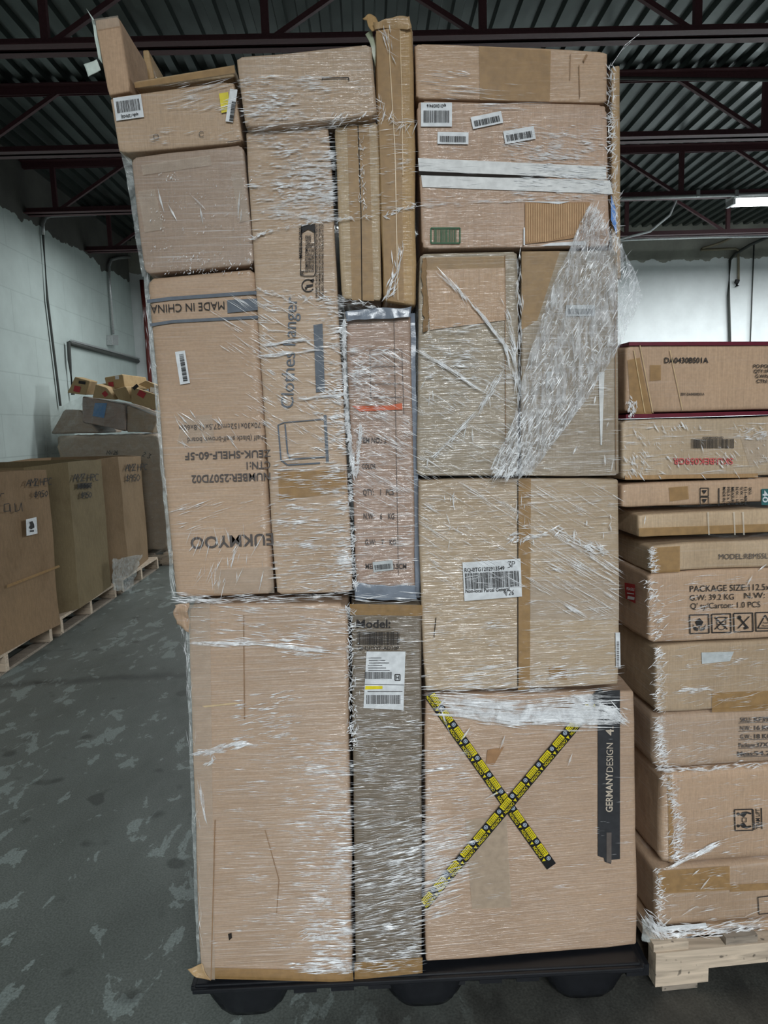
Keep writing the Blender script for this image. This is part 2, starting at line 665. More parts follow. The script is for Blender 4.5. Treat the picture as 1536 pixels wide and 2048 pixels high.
def sticker(o, plane, cx, cy, w_, h_, ang=0, seed=1, txt=None, flip=False, vertical=False, mat=WHITE, n=30, bh=0.5, up_txt=True, ink=INK,
            extra=0.004):
    """white paper label with bars and a line of characters"""
    d = decal(o, plane, extra)
    d.rect(cx, cy, w_, h_, ang)
    lab = d.done('barcode_label', mat, o)
    d = decal(o, plane, extra + 0.0015)
    a2 = ang + (90 if vertical else 0)
    L, S = (h_, w_) if vertical else (w_, h_)
    c, s = math.cos(R(a2)), math.sin(R(a2))
    sh = S * 0.10 * (1 if not txt else 1)
    sgn = -1 if up_txt else 1
    bx, by = (cx + sgn * sh * -s * -1 * 0, cy)
    oy = -sgn * 0  # bars centred, text outside
    ty = S * 0.36 * (1 if up_txt else -1)
    by_ = -S * 0.08 * (1 if up_txt else -1)
    d.bars(cx - by_ * s, cy - by_ * c, L * 0.84, S * bh, a2, seed, n)
    if txt:
        d.text(txt, cx - ty * s, cy - ty * c, S * 0.13, a2 + (180 if flip else 0), L * 0.62, True)
    d.done('printed_barcode', ink, lab)
    return lab


def crumple(name, quad, plane, off, amp, mat, parent=None, n=14, seed=1, freq=60, bow=0.0, thick=0.0015):
    P = [plane.at(x, y, off) for x, y in quad]
    vs, fs = [], []
    for j in range(n + 1):
        for i in range(n + 1):
            u, t = i / n, j / n
            p = (P[0] * (1 - u) + P[1] * u) * (1 - t) + (P[3] * (1 - u) + P[2] * u) * t
            nv = noise.noise_vector(p * freq + Vector((seed, seed, seed))) * amp
            p = p + nv + plane.n * (bow * math.sin(math.pi * u) * math.sin(math.pi * t))
            vs.append(p)
    for j in range(n):
        for i in range(n):
            a = j * (n + 1) + i
            fs.append((a, a + n + 1, a + n + 2, a + 1))
    if parent is None:
        loc = sum(vs, Vector()) / len(vs)
        loc.z = min(v.z for v in vs)
    else:
        loc = org(parent)
    me = mesh([v - loc for v in vs], fs, True)
    o = link(name, me, mat, parent, None if parent else loc)
    md = o.modifiers.new('thick', 'SOLIDIFY')
    md.thickness = thick
    return o


# ================================================================== THE BUILDING
LX, BY, DECK = -3.42, 10.4, 4.20


def floor_mat():
    m, nt, b = newmat('concrete_floor')
    lk = nt.links.new
    v = mapped(nt, (1, 1, 1))
    vs_ = mapped(nt, (1.0, 0.55, 1.0), rot=(0, 0, R(-25)))
    n1 = N(nt, 'ShaderNodeTexNoise', Scale=1.3, Detail=6.0, Roughness=0.65)
    lk(vs_, n1.inputs['Vector'])
    n2 = N(nt, 'ShaderNodeTexNoise', Scale=11.0, Detail=6.0, Roughness=0.62, Distortion=0.5)
    lk(vs_, n2.inputs['Vector'])
    n3 = N(nt, 'ShaderNodeTexNoise', Scale=170.0, Detail=2.0)
    lk(v, n3.inputs['Vector'])
    base = ramp(nt, n1.outputs[0], [(0.3, (0.090, 0.103, 0.092, 1)), (0.55, (0.135, 0.152, 0.140, 1)), (0.75, (0.17, 0.188, 0.175, 1))])
    add = N(nt, 'ShaderNodeMath', operation='MULTIPLY_ADD')
    lk(n1.outputs[0], add.inputs[0])
    add.inputs[1].default_value = 0.75
    lk(n2.outputs[0], add.inputs[2])
    msk = ramp(nt, add.outputs[0], [(0.955, g(0)), (0.97, g(0.9))])
    c = mixc(nt, msk, base, (0.235, 0.275, 0.262, 1))
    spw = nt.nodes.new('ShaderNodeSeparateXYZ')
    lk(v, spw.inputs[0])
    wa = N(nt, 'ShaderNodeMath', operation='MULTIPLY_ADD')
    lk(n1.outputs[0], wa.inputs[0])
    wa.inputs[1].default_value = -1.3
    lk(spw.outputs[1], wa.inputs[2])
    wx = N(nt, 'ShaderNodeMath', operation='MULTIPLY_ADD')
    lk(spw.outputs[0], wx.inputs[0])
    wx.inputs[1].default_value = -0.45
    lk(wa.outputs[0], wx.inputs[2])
    near_shade = ramp(nt, wx.outputs[0], [(0.70, g(1)), (0.98, g(0.0))])  # mask for shade on the near floor, painted into base colour
    bare = ramp(nt, n2.outputs[0], [(0.35, (0.030, 0.030, 0.027, 1)), (0.65, (0.062, 0.063, 0.056, 1))])  # dark tone of that painted shade
    c = mixc(nt, near_shade, c, bare)
    dk = N(nt, 'ShaderNodeTexNoise', Scale=7.0, Detail=1.0)
    lk(v, dk.inputs['Vector'])
    dm = ramp(nt, dk.outputs[0], [(0.27, g(0.55)), (0.33, g(1.0))])
    c = mixc(nt, 1.0, c, dm, 'MULTIPLY')
    sp = nt.nodes.new('ShaderNodeSeparateXYZ')
    lk(v, sp.inputs[0])
    ma = N(nt, 'ShaderNodeMath', operation='MULTIPLY_ADD')
    lk(n1.outputs[0], ma.inputs[0])
    ma.inputs[1].default_value = 0.35
    lk(sp.outputs[1], ma.inputs[2])
    sb = N(nt, 'ShaderNodeMath', operation='SUBTRACT')
    lk(ma.outputs[0], sb.inputs[0])
    sb.inputs[1].default_value = 3.95
    ab = N(nt, 'ShaderNodeMath', operation='ABSOLUTE')
    lk(sb.outputs[0], ab.inputs[0])
    jn = ramp(nt, ab.outputs[0], [(0.012, g(0.6)), (0.07, g(1.0))])
    c = mixc(nt, 1.0, c, jn, 'MULTIPLY')
    gr = ramp(nt, n3.outputs[0], [(0.3, g(0.72)), (0.7, g(1.25))])
    c = mixc(nt, 1.0, c, gr, 'MULTIPLY')
    lk(c, b.inputs['Base Color'])
    rg = ramp(nt, n2.outputs[0], [(0.3, g(0.62)), (0.7, g(0.42))])
    lk(rg, b.inputs['Roughness'])
    bp = N(nt, 'ShaderNodeBump', Strength=0.25, Distance=0.004)
    lk(n2.outputs[0], bp.inputs['Height'])
    lk(bp.outputs[0], b.inputs['Normal'])
    return m


def wall_mat(name, paint, bare, zline, block=True):
    """painted block wall, bare above a ragged painted edge"""
    m, nt, b = newmat(name)
    lk = nt.links.new
    tc = nt.nodes.new('ShaderNodeTexCoord')
    sp = nt.nodes.new('ShaderNodeSeparateXYZ')
    lk(tc.outputs['Object'], sp.inputs[0])
    cb = nt.nodes.new('ShaderNodeCombineXYZ')
    lk(sp.outputs[1 if block else 0], cb.inputs[0])
    lk(sp.outputs[2], cb.inputs[1])
    br = N(nt, 'ShaderNodeTexBrick', Scale=1.0)
    br.inputs['Color1'].default_value = (1, 1, 1, 1)
    br.inputs['Color2'].default_value = (0.95, 0.95, 0.95, 1)
    br.inputs['Mortar'].default_value = (0.70, 0.72, 0.72, 1)
    br.inputs['Mortar Size'].default_value = 0.006
    br.inputs['Brick Width'].default_value = 0.81
    br.inputs['Row Height'].default_value = 0.405
    lk(cb.outputs[0], br.inputs['Vector'])
    nz = N(nt, 'ShaderNodeTexNoise', Scale=2.2, Detail=6.0, Roughness=0.6)
    lk(tc.outputs['Object'], nz.inputs['Vector'])
    f = ramp(nt, nz.outputs[0], [(0.3, g(0.86)), (0.7, g(1.06))])
    pc = mixc(nt, 1.0, (*paint, 1), f, 'MULTIPLY')
    if block:
        pc = mixc(nt, 0.5, pc, mixc(nt, 1.0, pc, br.outputs[0], 'MULTIPLY'))
    f2 = ramp(nt, nz.outputs[0], [(0.25, g(0.6)), (0.75, g(1.3))])
    bc = mixc(nt, 1.0, (*bare, 1), f2, 'MULTIPLY')
    n2 = N(nt, 'ShaderNodeTexNoise', Scale=3.5, Detail=3.0)
    lk(tc.outputs['Object'], n2.inputs['Vector'])
    ad = N(nt, 'ShaderNodeMath', operation='MULTIPLY_ADD')
    lk(n2.outputs[0], ad.inputs[0])
    ad.inputs[1].default_value = 0.35
    lk(sp.outputs[2], ad.inputs[2])
    gt = N(nt, 'ShaderNodeMath', operation='GREATER_THAN')
    lk(ad.outputs[0], gt.inputs[0])
    gt.inputs[1].default_value = zline + 0.17
    c = mixc(nt, gt.outputs[0], pc, bc)
    lk(c, b.inputs['Base Color'])
    b.inputs['Roughness'].default_value = 0.6
    bp = N(nt, 'ShaderNodeBump', Strength=0.3, Distance=0.01)
    lk(br.outputs[0] if block else nz.outputs[0], bp.inputs['Height'])
    lk(bp.outputs[0], b.inputs['Normal'])
    return m


def struct(name, mb, mat):
    o = mb.build(name, mat, loc=(0, 0, 0))
    o['kind'] = 'structure'
    return o


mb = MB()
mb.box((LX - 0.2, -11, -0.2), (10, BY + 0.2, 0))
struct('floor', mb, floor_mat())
mb = MB()
mb.box((LX - 0.2, -11, 0), (LX, BY, DECK + 0.1))
struct('wall_left', mb, wall_mat('left_wall_paint', (0.52, 0.60, 0.575), (0.10, 0.098, 0.088), 3.62))
mb = MB()
mb.box((LX - 0.2, BY, 0), (10, BY + 0.2, DECK + 0.1))
struct('wall_back', mb, wall_mat('back_wall_paint', (0.72, 0.76, 0.765), (0.30, 0.30, 0.26), 3.72, block=False))
# darker column band on the left wall (a pilaster stands a little proud)

# corrugated steel roof deck
mb = MB()
prof, x = [], LX
while x < 10:
    for dx, dz in ((0, 0), (0.062, 0), (0.076, 0.038), (0.138, 0.038)):
        prof.append((x + dx, DECK + dz))
    x += 0.1524
n = len(prof)
vs = [(a, -11, z) for a, z in prof] + [(a, BY, z) for a, z in prof]
fs = [(i, i + 1, n + i + 1, n + i) for i in range(n - 1)]
mb.add(vs, fs)
deckm = plain('deck_steel', (0.065, 0.08, 0.074), 0.28, metal=0.6, spec=0.5, bscale=6)
struct('ceiling', mb, deckm)

# open web joists ---------------------------------------------------
ORD = ['nearest the back wall', 'second from the back wall', 'third from the back wall', 'fourth from the back wall', 'nearest the camera overhead']
ZB, ZT = 3.67, 4.16
for k in range(5):
    y = 8.87 - 1.5 * k
    t = empty('roof_joist', (LX, y, ZB), 'dark red open web steel roof joist ' + ORD[k], 'joist', 'roof joists under the corrugated deck')
    for nm, z in (('bottom_chord', ZB), ('top_chord', ZT - 0.03)):
        mb = MB()
        mb.box((LX + 0.002, y - 0.075, z), (10, y - 0.012, z + 0.008))
        mb.box((LX + 0.002, y - 0.018, z), (10, y - 0.012, z + 0.062))
        mb.box((LX + 0.002, y + 0.012, z), (10, y + 0.075, z + 0.008))
        mb.box((LX + 0.002, y + 0.012, z), (10, y + 0.018, z + 0.062))
        if nm == 'top_chord':
            for q in range(0, len(mb.v)):
                mb.v[q].z = 2 * z + 0.03 - mb.v[q].z + 0.02
        mb.build(nm, MAROON, t)
    x = LX + 0.3
    q = 0
    while x < 9.5:
        mb = MB()
        mb.beam((x, y, ZB + 0.03), (x, y, ZT), 0.035, 0.045)
        mb.build('web_post', MAROON, t)
        mb = MB()
        if x < 0.7:
            mb.beam((x + 0.04, y, ZB + 0.04), (x + 0.74, y, ZT - 0.02), 0.03, 0.03)
        else:
            mb.beam((x - 0.04, y, ZB + 0.04), (x - 0.74, y, ZT - 0.02), 0.03, 0.03)
        mb.build('web_diagonal', MAROON, t)
        x += 1.3
# bridging bars along the bay
PB = Plane((0, 5.0, 0))
for (a, b), lab in [(((1100, 155), (1540, 160)), 'thin grey bridging rod under the deck at upper right')]:
    mb = MB()
    mb.tube([PB.at(*a), PB.at(*b)], 0.012)
    tag(mb.build('bridging_rod', DARKPIPE), lab, 'rod')

# ------------------------------------------------------------------ pipes, conduits on the walls
PW = XPlane(LX + 0.03)


def pipe(name, pts, plane, r, mat, label, cat='pipe', off=0.0):
    mb = MB()
    mb.tube([plane.at(x, y, off) for x, y in pts], r)
    return tag(mb.build(name, mat, smooth=True), label, cat)


pipe('electrical_conduit', [(-20, 192), (120, 318), (240, 425)], XPlane(-3.28), 0.016, STEEL, 'long bare conduit running under the roof along the left wall', 'conduit')
c0 = pipe('electrical_conduit', [(238, 428), (150, 430), (100, 432), (90, 437), (86, 447), (86, 470)], PW, 0.018, STEEL, 'silver conduit bending down the left wall from the square box', 'conduit')
mb = MB()
mb.tube([PW.at(x, y) for x, y in [(86, 470), (95, 600), (121, 812)]], 0.014)
mb.build('lower_run', DARKPIPE, c0)['label'] = 'dark lower run of the conduit'
c1 = pipe('electrical_conduit', [(262, 514), (236, 516), (222, 520), (218, 532), (219, 560), (226, 668)], PW, 0.02, STEEL, 'silver conduit dropping to a grey outlet box on the left wall', 'conduit')
c2 = pipe('black_pipe', [(292, 727), (140, 686)], PW, 0.028, DARKPIPE, 'black pipe sloping along the left wall above the heaped cartons')
mb = MB()
mb.tube([PW.at(x, y, .02) for x, y in [(137, 684), (139, 720), (146, 790)]], 0.022)
mb.build('pipe_drop', DARKPIPE, c2)
mb = MB()
mb.tube([PW.at(x, y, .02) for x, y in [(290, 720), (142, 681)]], 0.012)
mb.build('pipe_cable', STEEL, c2)
pipe('sprinkler_pipe', [(283, 560), (292, 650), (297, 725), (306, 830)], Plane((0, BY - 0.05, 0)), 0.03, REDPIPE, 'dark red pipe standing in the far corner beside the tall stack')


def wbox(name, plane, px, py, w_, h_, d, mat, label, cat):
    mb = MB()
    a = [plane.at(px - w_ / 2, py - h_ / 2, d), plane.at(px + w_ / 2, py - h_ / 2, d), plane.at(px + w_ / 2, py + h_ / 2, d), plane.at(px - w_ / 2, py + h_ / 2, d)]
    b = [p - plane.n * d for p in a]
    mb.hexa(a, b)
    return tag(mb.build(name, mat, bevel=0.006), label, cat)


jb = wbox('junction_box', XPlane(LX + 0.001), 243, 431, 12, 22, 0.09, STEEL, 'square steel box where two conduits meet high on left wall', 'electrical box')
ob = wbox('outlet_box', XPlane(LX + 0.001), 231, 680, 12, 20, 0.08, STEEL, 'grey outlet box at the lower end of the short conduit', 'electrical box')

PBK = Plane((0, BY - 0.04, 0))
cw = pipe('cable_drop', [(1460, 700), (1457, 590), (1460, 520), (1470, 508), (1500, 490), (1545, 470)], PBK, 0.022, DARKPIPE, 'thick dark cable hanging down the back wall from the roof', 'cable')
pipe('hose_loop', [(1477, 562), (1477, 520), (1476, 500), (1470, 497), (1402, 500), (1405, 497), (1440, 486), (1475, 470)], PBK, 0.018, plain('dull_brass', (0.22, 0.19, 0.13), 0.5), 'short dull hose with a black nozzle beside the dark cable', 'hose')
mb = MB()
mb.tube([PBK.at(1474, 573, .03), PBK.at(1473, 566, .03), PBK.at(1475, 560, .03)], 0.035)
mb.build('nozzle', BLACK, bpy.data.objects['hose_loop'])
pipe('thin_wire', [(1500, 700), (1504, 590), (1508, 488)], PBK, 0.010, DARKPIPE, 'thin wire hanging down the back wall at far right', 'wire')
PJ5 = Plane((0, 8.75, 0))
pipe('electrical_conduit', [(1200, 482), (1300, 478), (1400, 475), (1540, 472)], PJ5, 0.014, STEEL, 'pale conduit running just under the farthest joist', 'conduit')
pipe('white_cable', [(1240, 478), (1300, 463), (1340, 430), (1355, 395)], PJ5, 0.014, WHITE, 'white cable sagging between the two farthest joists', 'cable', off=0.1)
PJ4 = Plane((0, 7.2, 0))
pipe('electrical_conduit', [(1220, 398), (1400, 392), (1540, 388)], PJ4, 0.016, STEEL, 'pale conduit under the second farthest joist leading to the lamp', 'conduit')
for px in (1398, 1475):
    wbox('conduit_clamp', PJ4, px, 386, 6, 14, 0.03, STEEL, 'small clamp on the conduit %s' % ('by the lit lamp' if px > 1450 else 'left of the lit lamp'), 'clamp')

# ceiling lamp in view -------------------------------------------------
lamp = empty('tube_lamp', (5.15, 7.42, 3.58), 'lit fluorescent tube lamp under the roof at right edge', 'lamp')
mb = MB()
mb.box((3.93, 7.33, 3.64), (6.4, 7.51, 3.69))
mb.build('housing', plain('lamp_white', (0.8, 0.82, 0.82), 0.5), lamp)
EM = plain('tube_glow', (0.93, 0.98, 1.0), 0.5, emit=14.0, bscale=1)
for yy in (7.38, 7.46):
    mb = MB()
    mb.tube([(3.96, yy, 3.61), (6.37, yy, 3.61)], 0.019, 10)
    mb.build('tube', EM, lamp, smooth=True)
mb = MB()
mb.box((3.925, 7.345, 3.585), (3.955, 7.495, 3.645))
mb.build('end_cap', STEEL, lamp)

# ================================================================== WOOD PALLETS
def wood_pallet(label, x0, y0, x1, y1, M=None, group=None, mat=WOODP, zt=0.135):
    """stringers run along x; deck boards along y"""
    M = M or Matrix()
    loc = M @ Vector(((x0 + x1) / 2, (y0 + y1) / 2, 0))
    t = empty('wooden_pallet', loc, label, 'pallet', group)
    for s in (0, 0.5, 1):
        yy = y0 + (y1 - y0 - 0.04) * s
        mb = MB()
        L = x1 - x0
        pr = [(0, .018), (0, zt - .02), (L, zt - .02), (L, .018), (L - .135, .018), (L - .14, .055), (L - .36, .055), (L - .365, .018),
              (.365, .018), (.36, .055), (.14, .055), (.135, .018)]
        a = [M @ Vector((x0 + px, yy, pz)) for px, pz in pr]
        b = [M @ Vector((x0 + px, yy + .038, pz)) for px, pz in pr]
        k = len(pr)
        # split in simple convex strips
        for lo, hi, zl in ((0, .135, .018), (.135, .365, .055), (.365, L - .365, .018), (L - .365, L - .135, .055), (L - .135, L, .018)):
            mb.box((x0 + lo, yy, zl), (x0 + hi, yy + .038, zt - .02), M)
        o = mb.build('stringer', mat, t)
    nb = 7
    for k in range(nb):
        mb = MB()
        xx = x0 + (x1 - x0 - .09) * k / (nb - 1)
        mb.box((xx + random.uniform(-.01, .01), y0 + .002 + random.uniform(0, .02), zt - .02), (xx + .085, y1, zt), M)
        mb.build('deck_board', WOODG if k % 2 else mat, t)
    for k in range(3):
        mb = MB()
        xx = x0 + .02 + (x1 - x0 - .13) * k / 2
        mb.box((xx, y0 + .004, 0.001), (xx + .09, y1, .018), M)
        mb.build('bottom_board', WOODY if k == 1 else WOODG, t)
    return t


RYAW = R(3.5)
RP = (0.655, 1.472)
MR = Matrix.Translation((RP[0], RP[1], 0)) @ Matrix.Rotation(RYAW, 4, 'Z')
wood_pallet('pale timeworn wooden pallet on the dark floor under the right hand stack', 0, 0, 1.15, 1.0, MR, 'wooden pallets', zt=0.128)

# ================================================================== GAYLORD BINS ALONG THE LEFT WALL
def gaylord(label, foot, z0, z1, tone, seed):
    pts = [Vector((x, y)) for x, y in foot]
    c = sum(pts, Vector((0, 0))) / len(pts)
    t = Vector((c.x, c.y, z0))
    inner = [p + (c - p).normalized() * 0.018 for p in pts]
    nz_ = 9
    vs, fs = [], []
    k = len(pts)
    for ring, rev in ((pts, False), (inner, True)):
        base = len(vs)
        for j in range(nz_ + 1):
            z = z0 + (z1 - z0) * j / nz_
            for p in ring:
                w_ = noise.noise_vector(Vector((p.x, p.y, z)) * 2.2 + Vector((seed, 0, 0))) * 0.018
                top = 0.03 * noise.noise(Vector((p.x * 2, p.y * 2, seed))) if j == nz_ else 0
                vs.append(Vector((p.x + w_.x, p.y + w_.y, z + top)) - t)
        for j in range(nz_):
            for i in range(k):
                a, b = base + j * k + i, base + j * k + (i + 1) % k
                q = (a, b, b + k, a + k)
                fs.append(q if not rev else q[::-1])
    n1 = (nz_ + 1) * k
    for i in range(k):
        a, b = nz_ * k + i, nz_ * k + (i + 1) % k
        fs.append((a, b, n1 + b, n1 + a))
    fs.append(tuple(n1 + i for i in range(k)))
    fs.append(tuple(range(k))[::-1])
    me = mesh(vs, fs)
    o = link('bulk_bin', me, card(tone, 0, 0, 'v', seed), None, t)
    return tag(o, label, 'bulk box', 'open cardboard bulk bins along the left wall')


GB = (0.36, 0.235, 0.13)
g1 = gaylord('nearest open cardboard bulk bin with a small white sticker',
             [(-2.12, 4.50), (-2.17, 4.16), (-2.21, 3.70), (-2.5, 3.35), (-3.2, 3.35), (-3.30, 3.6), (-3.30, 4.3), (-3.2, 4.55), (-2.4, 4.56)][::-1], 0.137, 1.19, (0.25, 0.165, 0.095), 1)
g2 = gaylord('middle open cardboard bulk bin with a scribbled out price',
             [(-2.20, 5.62), (-2.18, 5.30), (-2.15, 4.9), (-2.35, 4.66), (-3.2, 4.64), (-3.3, 4.85), (-3.3, 5.5), (-3.2, 5.72), (-2.45, 5.72)][::-1], 0.137, 1.205, (0.19, 0.145, 0.08), 2)
g3 = gaylord('farthest open cardboard bulk bin with film torn at its foot',
             [(-2.26, 6.80), (-2.19, 6.0), (-2.33, 5.83), (-3.2, 5.8), (-3.3, 6.0), (-3.3, 6.7), (-3.2, 6.92), (-2.45, 6.92)][::-1], 0.137, 1.19, (0.25, 0.17, 0.10), 3)
for lab, y0, y1 in (('wooden pallet under the nearest bulk bin', 3.36, 4.53), ('wooden pallet under the middle bulk bin', 4.66, 5.72),
                    ('wooden pallet under the farthest bulk bin', 5.86, 6.9)):
    wood_pallet(lab, -3.3, y0, -2.2, y1, group='wooden pallets')


def vface(p0, p1, out):
    p0, p1 = Vector((*p0, 0)), Vector((*p1, 0))
    d = (p1 - p0).normalized()
    n_ = Vector((d.y, -d.x, 0))
    if n_.dot(Vector(out)) < 0:
        n_ = -n_
    return FaceP(p0, n_)


F1 = vface((-2.12, 4.50), (-2.17, 4.16), (1, 0, 0))
F1b = vface((-2.17, 4.16), (-2.21, 3.70), (1, 0, 0))
F2 = vface((-2.20, 5.62), (-2.18, 5.30), (1, 0, 0))
F3 = vface((-2.26, 6.80), (-2.19, 6.0), (1, 0, 0))
d = Decal(F1, 0.022)
d.script('AMZ HPC', 52, 973, 14, 4, 1.5, sp=.55)
d.script('$950', 68, 995, 12, 4, 1.5, sp=.6)
d.done('marker_writing', INK, g1)
d = Decal(F1b, 0.022)
d.script('r', -2, 1000, 22, 0, 1.5)
d.script('au', 6, 1025, 26, 5, 1.5, sp=.9)
d.done('marker_writing', INK, g1)
d = Decal(F1, 0.024)
d.poly([(52, 1039), (73, 1034), (75, 1067), (53, 1072)])
lb = d.done('white_sticker', WHITE, g1)
d = Decal(F1, 0.027)
d.poly([(59, 1044), (65, 1042), (68, 1048), (69, 1055), (62, 1059), (58, 1055), (61, 1050)])
d.rect(64, 1062, 8, 3, 6)
d.done('printed_figure', INK, lb)
d = Decal(F2, 0.022)
d.script('AMZ HPC', 145, 963, 14, 2, 1.5, sp=.55)
d.script('****', 154, 978, 11, 2, 1.3, sp=.55)
d.script('$950', 161, 996, 11, 2, 1.5, sp=.5)
d.done('marker_writing', INK, g2)
d = Decal(F3, 0.022)
d.script('AMZ HPC', 250, 942, 13, 2, 1.4, sp=.5)
d.script('$950', 251, 963, 13, 2, 1.4, sp=.55)
d.done('marker_writing', INK, g3)
crumple('torn_film', [(224, 1120), (284, 1108), (262, 1186), (228, 1180)], F3, 0.03, 0.02, FTHIN, g3, n=16, freq=18)
d = Decal(F1, 0.02)
d.poly([(14, 1170), (118, 1130), (120, 1134), (14, 1176)])
d.done('torn_tape', TAPE, g1)

# ================================================================== WRAPPED PALLET AT THE END OF THE ROW
wood_pallet('wooden pallet under the film wrapped heap at the end of the row', -3.3, 7.1, -2.12, 8.2, group='wooden pallets')
P7 = Plane((0, 7.12, 0))
P7b = Plane((0, 7.3, 0))
DK = (0.36, 0.25, 0.16)
W0 = carton('big film wrapped carton low in the heap behind the bulk bins', [(112, 872), (322, 868), (340, 1098), (140, 1108)], P7, 0, 1.0, (0.42, 0.32, 0.22), 0.5, 4, 'h', r=0.03, amp=0.02)
d = decal(W0, P7, 0.01)
d.script('10126', 212, 909, 8, 0, 1.2, sp=.6)
d.script('23', 284, 912, 9, -20, 1.2, sp=1.2)
d.done('marker_writing', INK, W0)
W1 = carton('film covered carton leaning left on the wrapped heap', [(128, 818), (160, 820), (200, 866), (100, 868)], P7b, 0, 0.7, DK, 0.6, 30, r=0.02, amp=0.008)
W2 = carton('film covered carton with a bright blue sticker', [(164, 792), (250, 808), (250, 862), (164, 845)], P7b, 0.05, 0.55, (0.30, 0.20, 0.15), 0.6, -10, r=0.012, amp=0.008)
d = decal(W2, P7b, 0.008)
d.poly([(190, 806), (214, 806), (208, 836), (185, 832)])
d.done('blue_sticker', plain('blue_sticker', (0.08, 0.24, 0.50), .3), W2)
W3 = carton('film covered carton at the right end of the heap beside tall stack', [(253, 809), (318, 834), (306, 866), (253, 863)], P7b, 0.02, 0.55, (0.36, 0.25, 0.14), 0.6, -10, r=0.012, amp=0.008)
# loose cartons thrown on top
SM = (0.42, 0.30, 0.16)
SMG = 'small cartons heaped on the wrapped pallet'
heap = [
    ('upright small carton leaning left with red square on the heap', [(150, 753), (181, 762), (172, 790), (134, 786)], 0.10, 0.30, (154, 778, 13, 12, -12), (164, 765, 14, 6, -8)),
    ('dim tipped small carton between the leaning and top cartons', [(191, 768), (214, 775), (231, 800), (184, 796)], 0.12, 0.25, (210, 788, 10, 9, -50), None),
    ('topmost small carton with white and red labels on the heap', [(208, 755), (246, 748), (250, 775), (214, 779)], 0.02, 0.40, (222, 769, 10, 10, 6), (234, 755, 8, 7, 6)),
    ('open topped small carton below the topmost one', [(224, 779), (252, 772), (266, 806), (236, 799)], 0.14, 0.25, None, None),
    ('small carton tipped right with bold red square and black mark', [(262, 772), (316, 790), (316, 822), (262, 806)], 0.16, 0.30, (283, 788, 15, 12, -30), (271, 774, 12, 7, 40)),
    ('back right small carton with a white label', [(276, 768), (292, 760), (318, 772), (318, 788)], 0.00, 0.40, None, (306, 780, 12, 10, -10)),
]
for lab, q, off, dep, rs, bs in heap:
    o = carton(lab, q, P7b, off, dep, SM, 0, 0, 'v', r=0.008, amp=0.004, group=SMG, back_shift=(random.uniform(-.05, .15), 0, random.uniform(-.02, .03)))
    if rs:
        d = decal(o, P7b, 0.005)
        d.rect(*rs)
        lo_ = d.done('red_square_print', RED, o)
    if bs:
        d = decal(o, P7b, 0.005)
        d.rect(*bs)
        d.done('corner_label', WHITE if ('white' in lab) else INK, o)
# film hull around the heap, open at the top
P7f = Plane((0, 7.0, 0))
hull = [[(126, 812), (75, 872), (78, 890), (110, 950), (150, 1124)],
        [(166, 790), (150, 868), (150, 900), (165, 980), (190, 1124)],
        [(250, 806), (240, 866), (240, 905), (250, 985), (262, 1122)],
        [(318, 830), (318, 866), (322, 905), (332, 985), (343, 1116)],
        [(326, 832), (338, 868), (345, 930), (348, 1000), (350, 1112)]]
vs, fs = [], []
NJ = 40
for j in range(NJ + 1):
    tt = j / NJ * 4
    a = min(3, int(tt))
    fr_ = tt - a
    for i in range(49):
        uu = i / 48 * 4
        b = min(3, int(uu))
        fu = uu - b

        def lerp(A, B, t_):
            return (A[0] + (B[0] - A[0]) * t_, A[1] + (B[1] - A[1]) * t_)
        p = lerp(lerp(hull[b][a], hull[b][a + 1], fr_), lerp(hull[b + 1][a], hull[b + 1][a + 1], fr_), fu)
        back = (0.28 if i < 12 else 0) * (1 - i / 12) + (0.5 * ((i - 36) / 12) if i > 36 else 0)
        q = P7f.at(p[0], p[1], -back + (0.0 if j > 8 else -0.07 * (1 - j / 8)))
        q += noise.noise_vector(Vector((q.x * 3, q.y, q.z * 16))) * 0.014
        q.x = max(q.x, LX + 0.02)
        vs.append(q)
for j in range(NJ):
    for i in range(48):
        a = j * 49 + i
        fs.append((a, a + 49, a + 50, a + 1))
loc = Vector((-2.8, 7.0, 0.15))
FH = film_mat('heap_film', 0.04, 0.30, 0.16, crumple=0.8, sc=14, col=(0.42, 0.44, 0.42))
tag(link('stretch_film', mesh([v - loc for v in vs], fs, True), FH, None, loc), 'cloudy stretch film wrapped round the heap at the end of the bins', 'stretch film')

# ================================================================== BLACK PLASTIC PALLET
PX0, PX1, PY0, PY1, PZ = -0.455, 0.612, 1.455, 2.22, 0.1
bp_ = empty('plastic_pallet', ((PX0 + PX1) / 2, PY0, 0), 'black nestable plastic pallet on the floor under the tallest stack', 'pallet')
mb = MB()
mb.box((PX0, PY0, PZ - 0.022), (PX1, PY1, PZ))
mb.build('deck', BPLAST, bp_, bevel=0.004)
mb = MB()
for a, b in (((PX0 - .004, PY0 - .010), (PX1 + .004, PY0 + .006)), ((PX0 - .010, PY0), (PX0 + .006, PY1)), ((PX1 - .006, PY0), (PX1 + .010, PY1))):
    mb.box((*a, PZ - 0.016), (*b, PZ - 0.004))
mb.build('rim', BPLAST, bp_, bevel=0.003)
mb = MB()
for i in range(12):
    xx = PX0 + 0.05 + i * 0.09
    mb.box((xx, PY0 + 0.02, PZ - 0.052), (xx + 0.055, PY0 + 0.10, PZ - 0.022))
mb.build('rib', BPLAST, bp_)
